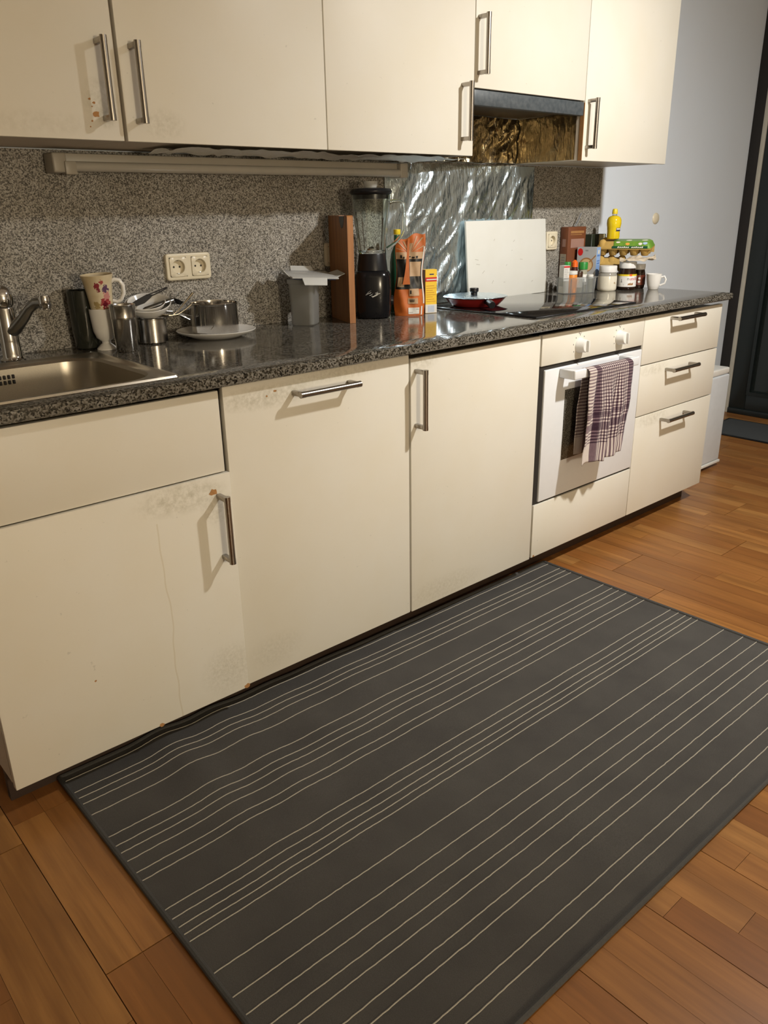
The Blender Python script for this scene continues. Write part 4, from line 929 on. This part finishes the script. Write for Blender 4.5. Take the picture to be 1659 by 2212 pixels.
for k in range(6): m = MB(); m.box((-.011, -.0186, .062+k*.007), (.009-.003*(k % 3), -.0181, .0635+k*.007)); m.build('text_line', MAT['greyp'], o)
m = MB(); m.box((-.0145, -.0187, .104), (.0145, -.0181, .110)); m.build('red_stripe', MAT['redp'], o)
jar('spice_jar', 'orange spice jar with white lid at the front of the basket', 'jar', inb(-.030, -.012), [('jar_body', [(.019, 0), (.0205, .003), (.0205, .072), (.019, .075)], MAT['orangej']), ('lid', [(.0212, .0755), (.0212, .088), (.020, .0895)], MAT['paperwhite'])])
jar('spice_jar', 'dark spice jar with green cap behind the orange jar', 'jar', inb(-.0335, .0215), [('jar_body', [(.0115, 0), (.0125, .003), (.0125, .098), (.011, .101)], MAT['spice_brown']), ('lid', [(.0135, .1015), (.0135, .122), (.0125, .124)], MAT['greencap'])])
jar('spice_bottle', 'dark red sauce bottle with an orange top in the basket', 'bottle', inb(.0005, .0195), [('bottle_body', [(.013, 0), (.0145, .003), (.0145, .088), (.012, .102)], MAT['spice_red']), ('cap', [(.0135, .1025), (.0125, .122), (.004, .131)], MAT['orange_cap'])])
jar('spice_jar', 'clear spice jar with a white label in the middle of the basket', 'jar', inb(.0005, -.0160), [('jar_body', [(.014, 0), (.0155, .003), (.0155, .022)], MAT['herb']), ('label_band', [(.0160, .0225), (.0160, .062), (.0155, .063)], MAT['paperwhite']), ('lid', [(.0155, .0635), (.0160, .066), (.0160, .084), (.015, .086)], MAT['spice_brown'])])
jar('spice_jar', 'spice jar with bright green cap at the right end of the basket', 'jar', inb(.0365, .010), [('jar_body', [(.017, 0), (.0185, .003), (.0185, .086), (.017, .092)], MAT['herb']), ('label_band', [(.0190, .030), (.0190, .072), (.0186, .0725)], MAT['paperwhite']), ('lid', [(.0198, .0925), (.0198, .118), (.0185, .121)], MAT['greencap'])])
jar('spice_jar', 'short pale spice jar at the right front corner of the basket', 'jar', inb(.058, -.017), [('jar_body', [(.011, 0), (.012, .003), (.012, .056)], MAT['herb']), ('lid', [(.0125, .0565), (.0125, .070), (.0115, .072)], MAT['paperwhite'])])
# brown carton
MAT['brownbox'] = M('brown_carton', S(112, 66, 40), .45, col2=S(92, 50, 30), ns=20); MAT['brownpale'] = M('pinkish_brown_print', S(150, 116, 104), .5); MAT['creamlab'] = M('cream_print_panel', S(160, 150, 132), .55)
bb_ = thing('brown_box', 'tall brown carton in the corner by the white socket', 'box', (.9685, .6085, Z1), rz=math.radians(-3))
W_, D_, H_ = .122, .044, .262
m = MB(); m.rbox((-W_/2, -D_/2, 0), (W_/2, D_/2, H_), .004, 2); bo_ = m.build('carton', MAT['brownbox'], bb_)
m = MB(); m.box((-W_/2+.02, -D_/2-.0006, .175), (W_/2-.012, -D_/2-.0001, .212)); m.build('print_band', MAT['brownpale'], bo_)
m = MB(); m.box((-W_/2+.016, -D_/2-.0006, .235), (W_/2-.016, -D_/2-.0001, .245)); m.box((-W_/2+.016, -D_/2-.0006, .228), (W_/2-.03, -D_/2-.0001, .231)); m.build('print_line', MAT['edge_brown'], bo_)
m = MB(); m.box((-W_/2-.0006, -D_/2+.006, .090), (-W_/2-.0001, D_/2-.006, .150)); sp2 = m.build('side_panel_print', MAT['creamlab'], bo_)
m = MB()
for k in range(4): m.box((-W_/2-.0012, -D_/2+.012, .102+k*.011), (-W_/2-.0007, D_/2-.014, .1045+k*.011))
m.build('text_line', MAT['greyp'], sp2)
m = MB(); m.box((-W_/2-.0006, -D_/2+.012, .180), (-W_/2-.0001, D_/2-.014, .212)); m.build('side_emblem', MAT['brownpale'], bo_)
m = MB(); m.grid(lambda u, v: (.0+.05*u, -.004+.010*(v-.5)+.008*u, H_+.0005+.055*u**1.3+.003*math.sin(v*6)), 8, 4); m.build('torn_flap', MAT['greyp'], bo_)
# cereal carton
MAT['ceral'] = M('grey_white_carton', (.36, .36, .36), .4, col2=(.33, .33, .33)); MAT['blueside'] = M('blue_carton_side', S(146, 178, 222), .45, col2=S(110, 150, 206), ns=12); MAT['beigefood'] = M('beige_food_print', S(196, 170, 124), .5)
rzc = math.radians(-74)
cr = thing('cereal_box', 'grey carton with red emblem and blue side behind the spice basket', 'box', (.987, .534, Z1), rz=rzc)
W_, D_, H_ = .088, .050, .178
m = MB(); m.rbox((-W_/2, -D_/2, 0), (W_/2, D_/2, H_), .001, 1); co_ = m.build('carton', MAT['ceral'], cr)
fm = Matrix(((1, 0, 0, 0), (0, 0, 1, -D_/2-.0007), (0, 1, 0, 0), (0, 0, 0, 1)))
def disc(cx, cz, rx, rz_, n=22, a0=0, a1=2*math.pi): return [(cx+rx*math.cos(a0+(a1-a0)*k/n), cz+rz_*math.sin(a0+(a1-a0)*k/n)) for k in range(n+(a1-a0 < 6))]
m = MB(); m.prism(disc(-.029, .158, .012, .016, 8), 0, .0006, fm); m.build('red_emblem', MAT['redp'], co_)
m = MB(); m.prism(disc(.0, .105, .031, .030), 0, .0005, fm); fd = m.build('food_picture', MAT['edge_brown'], co_)
m = MB(); m.prism(disc(.0, .103, .026, .026), -.0004, .0003, fm); m.build('food_grain', MAT['beigefood'], co_)
m = MB(); m.prism([(.012, .118), (.016, .114), (.042, .142), (.040, .146)], -.0006, .0003, fm); m.build('spoon_print', MAT['edge_brown'], co_)
m = MB(); m.box((-.006, -D_/2-.0007, .162), (.006, -D_/2-.0001, .167)); m.build('text_line', MAT['greyp'], co_)
m = MB(); m.box((W_/2+.0001, -D_/2, .002), (W_/2+.0007, D_/2, H_-.001)); bs_ = m.build('blue_side', MAT['blueside'], co_)
m = MB(); m.box((W_/2+.0008, -.012, .150), (W_/2+.0012, .012, .166)); m.build('white_mark', MAT['paperwhite'], bs_)
m = MB()
for z in (.140, .118, .108): m.box((W_/2+.0008, -.018, z), (W_/2+.0012, .016, z+.005))
m.build('text_line', M('mid_blue_print', S(84, 124, 186), .5), bs_)
# mug pack behind: dark green carton
MAT['dkgreen'] = M('dark_green_carton', (.020, .026, .012), .5); MAT['creamtag'] = M('cream_tag', S(206, 198, 160), .5); MAT['sky'] = M('sky_blue_print', S(96, 160, 214), .5)
gbx = thing('green_box', 'dark green carton with cream tag in the corner behind the egg cartons', 'box', (1.148, .6155, Z1))
m = MB(); m.rbox((-.055, -.019, 0), (.055, .019, .226), .002, 1); go = m.build('carton', MAT['dkgreen'], gbx)
m = MB(); m.box((.000, -.0197, .190), (.044, -.0191, .225)); g2 = m.build('tag_print', MAT['creamtag'], go); m = MB(); m.box((.012, -.0203, .193), (.035, -.0198, .205)); m.build('blue_mark', MAT['sky'], g2)
# jars with white lids
MAT['lidwhite'] = M('white_lid_plastic', (.74, .73, .71), .3); MAT['jarclear'] = M('clear_jar_glass', (.45, .43, .38), .06, Transmission_Weight=.35)
MAT['mayo'] = M('cream_white_filling', (.70, .66, .55), .14, col2=(.62, .57, .44)); MAT['choco'] = M('chocolate_spread', (.022, .010, .006), .08); MAT['choc_label'] = M('brown_wrap_label', S(84, 36, 24), .3, col2=S(120, 56, 34), ns=30)
jar('storage_jar', 'glass jar of white powder with white lid right of the basket', 'jar', (.988, .430, Z1), [('jar_body', [(.036, 0), (.040, .004), (.0410, .012), (.0410, .050), (.0400, .062)], MAT['mayo']), ('jar_shoulder', [(.0400, .0622), (.0385, .070), (.0345, .0765)], MAT['jarclear']), ('lid', [(.0375, .0768), (.0380, .079), (.0380, .100), (.0368, .1035)], MAT['lidwhite'])])
chip_o = bpy.data.objects['storage_jar']
camrz = lambda x, y: math.atan2(CAM.x-x, -(CAM.y-y))
MAT['leaf'] = M('ochre_leaf_print', S(150, 120, 60), .5)
m = MB()
for k in range(5): m.add([(-.006+k*.003, 0, .032+.004*math.sin(k*2)), (-.003+k*.003, 0, .030), (-.002+k*.0026, 0, .040-.003*k)], [(0, 1, 2)])
wrap(m, .0414, .43-.62+.1); m.build('leaf_print', MAT['leaf'], chip_o, fixn=False)
nj = jar('spread_jar', 'chocolate spread jar with white and red label beside the white jar', 'jar', (1.074, .388, Z1), [('jar_body', [(.034, 0), (.0375, .004), (.0390, .014), (.0395, .045), (.0385, .068), (.0345, .082), (.0330, .090)], MAT['choco']), ('lid', [(.0362, .0905), (.0368, .093), (.0368, .114), (.0355, .117)], MAT['lidwhite'])], rz=camrz(1.074, .388))
def band(par, z0, z1, r, mat, name, a0=-1.6, a1=1.6):
    m = MB(); m.grid(lambda u, v: (r*math.sin(a0+(a1-a0)*u), -r*math.cos(a0+(a1-a0)*u), z0+(z1-z0)*v), 24, 2); return m.build(name, mat, par, fixn=False)
lb = band(nj, .014, .066, .0401, MAT['lidwhite'], 'label'); band(lb, .059, .0662, .0403, MAT['yelcap'], 'label_band'); band(lb, .0585, .067, .0404, MAT['orange_cap'], 'label_flash', .25, .55)
TR_ = lambda x, z: Matrix.Translation((x, 0, z)) @ Matrix.Rotation(math.pi/2, 4, 'X')
m = text_mb('n', .019, TR_(.006, .0475)); wrap(m, .0404); m.build('lettering', MAT['bagblack'], lb, fixn=False)
m = text_mb('utella', .019, TR_(.0125, .0475), 'LEFT'); m.v = [(x-.0005, y, z) for x, y, z in m.v]; wrap(m, .0404); m.build('lettering', MAT['redp'], lb, fixn=False)
m = MB()
for k in range(6): m.add([(.006+k*.004, 0, .020+.003*(k % 2)), (.010+k*.004, 0, .021), (.0105+k*.004, 0, .029+.002*(k % 3)), (.006+k*.004, 0, .027)], [(0, 1, 2, 3)])
wrap(m, .0404); m.build('hazelnut_print', MAT['edge_brown'], lb, fixn=False)
m = MB()
for a, b, c, d in ((-.024, -.021, .036, .046), (-.0255, -.0195, .032, .037), (-.031, -.012, .0215, .0245)): m.add([(a, 0, c), (b, 0, c), (b, 0, d), (a, 0, d)], [(0, 1, 2, 3)])
wrap(m, .0404); m.build('figure_print', MAT['greyp'], lb, fixn=False)
j3 = jar('spread_jar', 'narrow brown-labelled spread jar with white lid beside the white cup', 'jar', (1.1565, .383, Z1), [('jar_body', [(.025, 0), (.028, .004), (.0295, .016), (.0300, .045), (.0290, .062), (.0265, .073), (.0250, .080)], MAT['choco']), ('lid', [(.0268, .0805), (.0272, .083), (.0272, .101), (.026, .1035)], MAT['lidwhite'])], rz=camrz(1.1565, .383))
l3 = band(j3, .016, .058, .0306, MAT['choc_label'], 'label')
for cx, cz in ((.006, .044), (.005, .030)):
    m = MB(); m.add([(cx+.0055*math.cos(a*.6), 0, cz+.005*math.sin(a*.6)) for a in range(10)]+[], [tuple(range(10))]); wrap(m, .0309); m.build('cream_swirl_print', MAT['paperwhite'], l3, fixn=False)
m = MB(); m.grid(lambda u, v: (-.018+u*.024, 0, .0205+.0022*math.sin(u*26)+v*.0016), 30, 1); wrap(m, .0309); MAT['mauve'] = M('mauve_print', S(150, 110, 116), .5); m.build('script_print', MAT['mauve'], l3, fixn=False)
# cups at the wall
def cupthing(label, loc, rz, H=.064, r=.033):
    t = thing('cup', label, 'cup', loc, rz)
    m = MB(); m.lathe(cup_prof([(r*.60, 0), (r*.66, .002), (r*.80, H*.3), (r*.94, H*.7), (r, H)], .0025, .004), 40); m.build('cup_body', MAT['ceramic'], t)
    m = MB(); m.tube([(r*.93, 0, H*.80), (r*1.30, 0, H*.86), (r*1.52, 0, H*.66), (r*1.40, 0, H*.40), (r*.84, 0, H*.26)], .0042, 10); m.build('handle', MAT['ceramic'], t); return t
cupthing('small white cup at the right end of the worktop', (1.152, .303, Z1), math.radians(-62))
# egg cartons
def pulp(name, c):
    return M(name, c, .9, col2=tuple(x*.75 for x in c), ns=60, bump=.3, bs=300)
MAT['pulp'] = pulp('tan_egg_pulp', S(186, 152, 82))
def eggcarton(label, loc, rz, nx, green=False, lid=True):
    t = thing('egg_carton', label, 'egg carton', loc, rz); p_ = .046; W = nx*p_; D = 2*p_
    m = MB()
    for i in range(nx):
        for j in range(2):
            cx, cy = -W/2+(i+.5)*p_, -D/2+(j+.5)*p_
            m.lathe([(.0004, .0005), (.013, .0005), (.015, .002), (.0225, .030), (.0005, .030)], 12, (cx, cy, 0), sq=2.6)
    m.rbox((-W/2-.004, -D/2-.004, .0285), (W/2+.004, D/2+.004, .0325), .001); m.build('tray', MAT['pulp'], t)
    m = MB(); m.rbox((-W/2-.003, D/2+.0005, .003), (W/2+.003, D/2+.003, .033), .0008); m.build('hinge_flap', MAT['pulp'], t)
    m = MB()
    ring_ = lambda k, z: [(x, y, z) for x, y in rrect(-W/2+k, W/2-k, -D/2+k, D/2-k, .014, 5)]
    loft(m, [ring_(-.003, .033), ring_(.001, .040), ring_(.006, .052), ring_(.013, .0585)], cap0=True, cap1=True); ld_ = m.build('lid', MAT['pulp'], t)
    m = MB()
    for i in range(nx):
        cx = -W/2+(i+.5)*p_
        if green and cx > -.05: continue
        m.lathe([(.0205, -.022), (.0195, -.006), (.015, .008), (.008, .0145), (.0005, .0165)], 14, (cx, -D/2+.019, .052))
        m.lathe([(.0205, -.022), (.0195, -.006), (.015, .008), (.008, .0145), (.0005, .0165)], 14, (cx, D/2-.019, .052))
    if m.v: m.build('dome', MAT['pulp'], ld_)
    return t, ld_, W, D
ed = math.atan2(-.84, .55)
eggcarton('lowest tan egg carton of the stack behind the jars', (1.124, .509, Z1), ed, 3)
eggcarton('middle tan egg carton of the stack behind the jars', (1.126, .508, Z1+.0695), ed, 3)
tE, lE, W, D = eggcarton('top egg carton with a green label under the lemon bottle', (1.137, .450, Z1+.1395), math.atan2(-.94, .35), 5, True)
tE.rotation_euler = (math.radians(7), 0, math.atan2(-.94, .35)); tE.location.z += .003
MAT['eggreen'] = M('green_egg_label', S(112, 152, 52), .4, col2=S(70, 116, 40), ns=60); MAT['eggdark'] = M('dark_green_label', S(20, 76, 50), .4); MAT['egg'] = M('egg_print', S(226, 220, 206), .5); MAT['yolk'] = M('yolk_print', S(224, 160, 70), .5)
m = MB(); ring_ = lambda k, z, x0: [(x, y, z) for x, y in rrect(x0, W/2-k, -D/2+k, D/2-k, .012, 5)]
loft(m, [ring_(-.0055, .034, -.045), ring_(-.0015, .0415, -.045), ring_(.0035, .054, -.045), ring_(.0125, .0605, -.045)], cap0=True, cap1=True); lab_ = m.build('label_sleeve', MAT['eggreen'], lE)
def sl_pt(x, s, off=.0006):  # s 0..1 up the sloped front of the sleeve
    zs = [.034, .0415, .054, .0605]; ks = [-.0055, -.0015, .0035, .0125]; q_ = min(2.999, s*3); i = int(q_); f = q_-i
    return (x, -D/2+ks[i]+(ks[i+1]-ks[i])*f-off, zs[i]+(zs[i+1]-zs[i])*f)
m = MB(); m.grid(lambda u, v: sl_pt(-.045+u*(W/2+.036), .02+v*.36), 16, 6); m.build('label_border', MAT['eggdark'], lab_, fixn=False)
for k in range(13):
    if k == 6: continue
    x = -.022+k*.0085
    m = MB(); m.grid(lambda u, v: sl_pt(x+u*.0055+.0025*v, .09+v*(.20 if k % 3 else .25), .0012), 3, 3); m.build('letter_mark', MAT['egg'], lab_, fixn=False)
def blot(x, s, w_, h_, mat, nm):
    m = MB(); m.grid(lambda u, v: sl_pt(x+(u-.5)*w_*math.sqrt(max(.05, 1-(2*v-1)**2)), min(.99, s+(v-.5)*h_), .0010), 6, 8); m.build(nm, mat, lab_, fixn=False)
for x, s, w_, h_, mt, nm in ((-.022, .86, .018, .3, MAT['egg'], 'egg_print'), (.020, .62, .018, .30, MAT['yolk'], 'yolk_print'), (.074, .64, .016, .32, MAT['egg'], 'egg_print'), (.094, .72, .020, .36, MAT['bluep'], 'white_field')): blot(x, s, w_, h_, mt, nm)
for x, y in ((.018, -.005), (.085, .0)):
    m = MB(); m.lathe([(.0004, .0010), (.010, .0008), (.013, .0)], 16, (x, y, .0606)); m.build('egg_print', MAT['egg'], lab_)
# lemon juice bottle
qy = NT('yellow_juice_plastic'); qy.base(qy.mix(qy.ramp(qy.noise(qy.co('Object'), 20), [(.3, (0, 0, 0)), (.7, (1, 1, 1))]), S(222, 196, 36), S(206, 176, 24))); qy.set(Roughness=.12); MAT['lemon'] = qy.m
lm = thing('juice_bottle', 'squeezy yellow lemon juice bottle on top of the egg cartons', 'bottle', (1.108, .497, Z1+.2065), rz=camrz(1.07, .47))
m = MB(); m.lathe([(.0004, 0), (.022, 0), (.0265, .003), (.0275, .014), (.0268, .030), (.0285, .048), (.0312, .064), (.0305, .080), (.0255, .091), (.0160, .0965), (.0110, .098)], 40); lo = m.build('bottle_body', MAT['lemon'], lm)
m = MB(); m.lathe([(.0110, .098), (.0095, .100), (.0095, .104), (.0004, .104)], 20); m.build('neck', MAT['clear'], lm)
m = MB(); m.lathe([(.0115, .1045), (.0120, .107), (.0112, .120), (.0085, .1255), (.0004, .127)], 24); m.build('cap', MAT['yelcap'], lm)
m = MB(); m.grid(lambda u, v: ((.0292-.001*v)*math.sin(.40+u*.9), -(.0292-.001*v)*math.cos(.40+u*.9), .034+v*.018), 8, 4); m.build('dark_label', MAT['navy'], lo, fixn=False)
m = MB(); m.grid(lambda u, v: (.0296*math.sin(.46+u*.7), -.0296*math.cos(.46+u*.7), .0405+v*.005), 8, 2); m.build('label_lettering', MAT['egg'], lo, fixn=False)
# crumpled paper over the jar lids
MAT['paper'] = M('crumpled_wrapping_paper', S(196, 182, 160), .8, col2=S(172, 154, 128), ns=20)
pe1 = Vector((.55, -.84, 0)).normalized(); pe2 = Vector((.84, .55, 0)).normalized()
def papf(u, v):
    c = Vector((1.062, .402, 1.0355))+pe1*(-.02+u*.150)+pe2*(-.045+v*.080)
    z = .004+.009*fb(u*4, v*4, 2)+.006*max(0, u-.55)*2-.010*max(0, .25-v)*(1-u)+.012*(.5+.5*math.sin(u*9+v*4))*v
    if u > .8 and v > .3: z += (u-.8)*.05*(v-.3)
    return (c.x, c.y, max(c.z+z, 1.0335))
m = MB(); m.grid(papf, 36, 22); pa = m.build('wrapping_paper', MAT['paper'], ang=25); tag(pa, 'crumpled beige wrapping paper lying over the chocolate jar lids', 'paper')
sm = pa.modifiers.new('thickness', 'SOLIDIFY'); sm.thickness = .0006; sm.offset = 1
cupthing('taller white cup half hidden behind the narrow spread jar', (1.1905, .424, Z1), math.radians(140), .096, .0245)
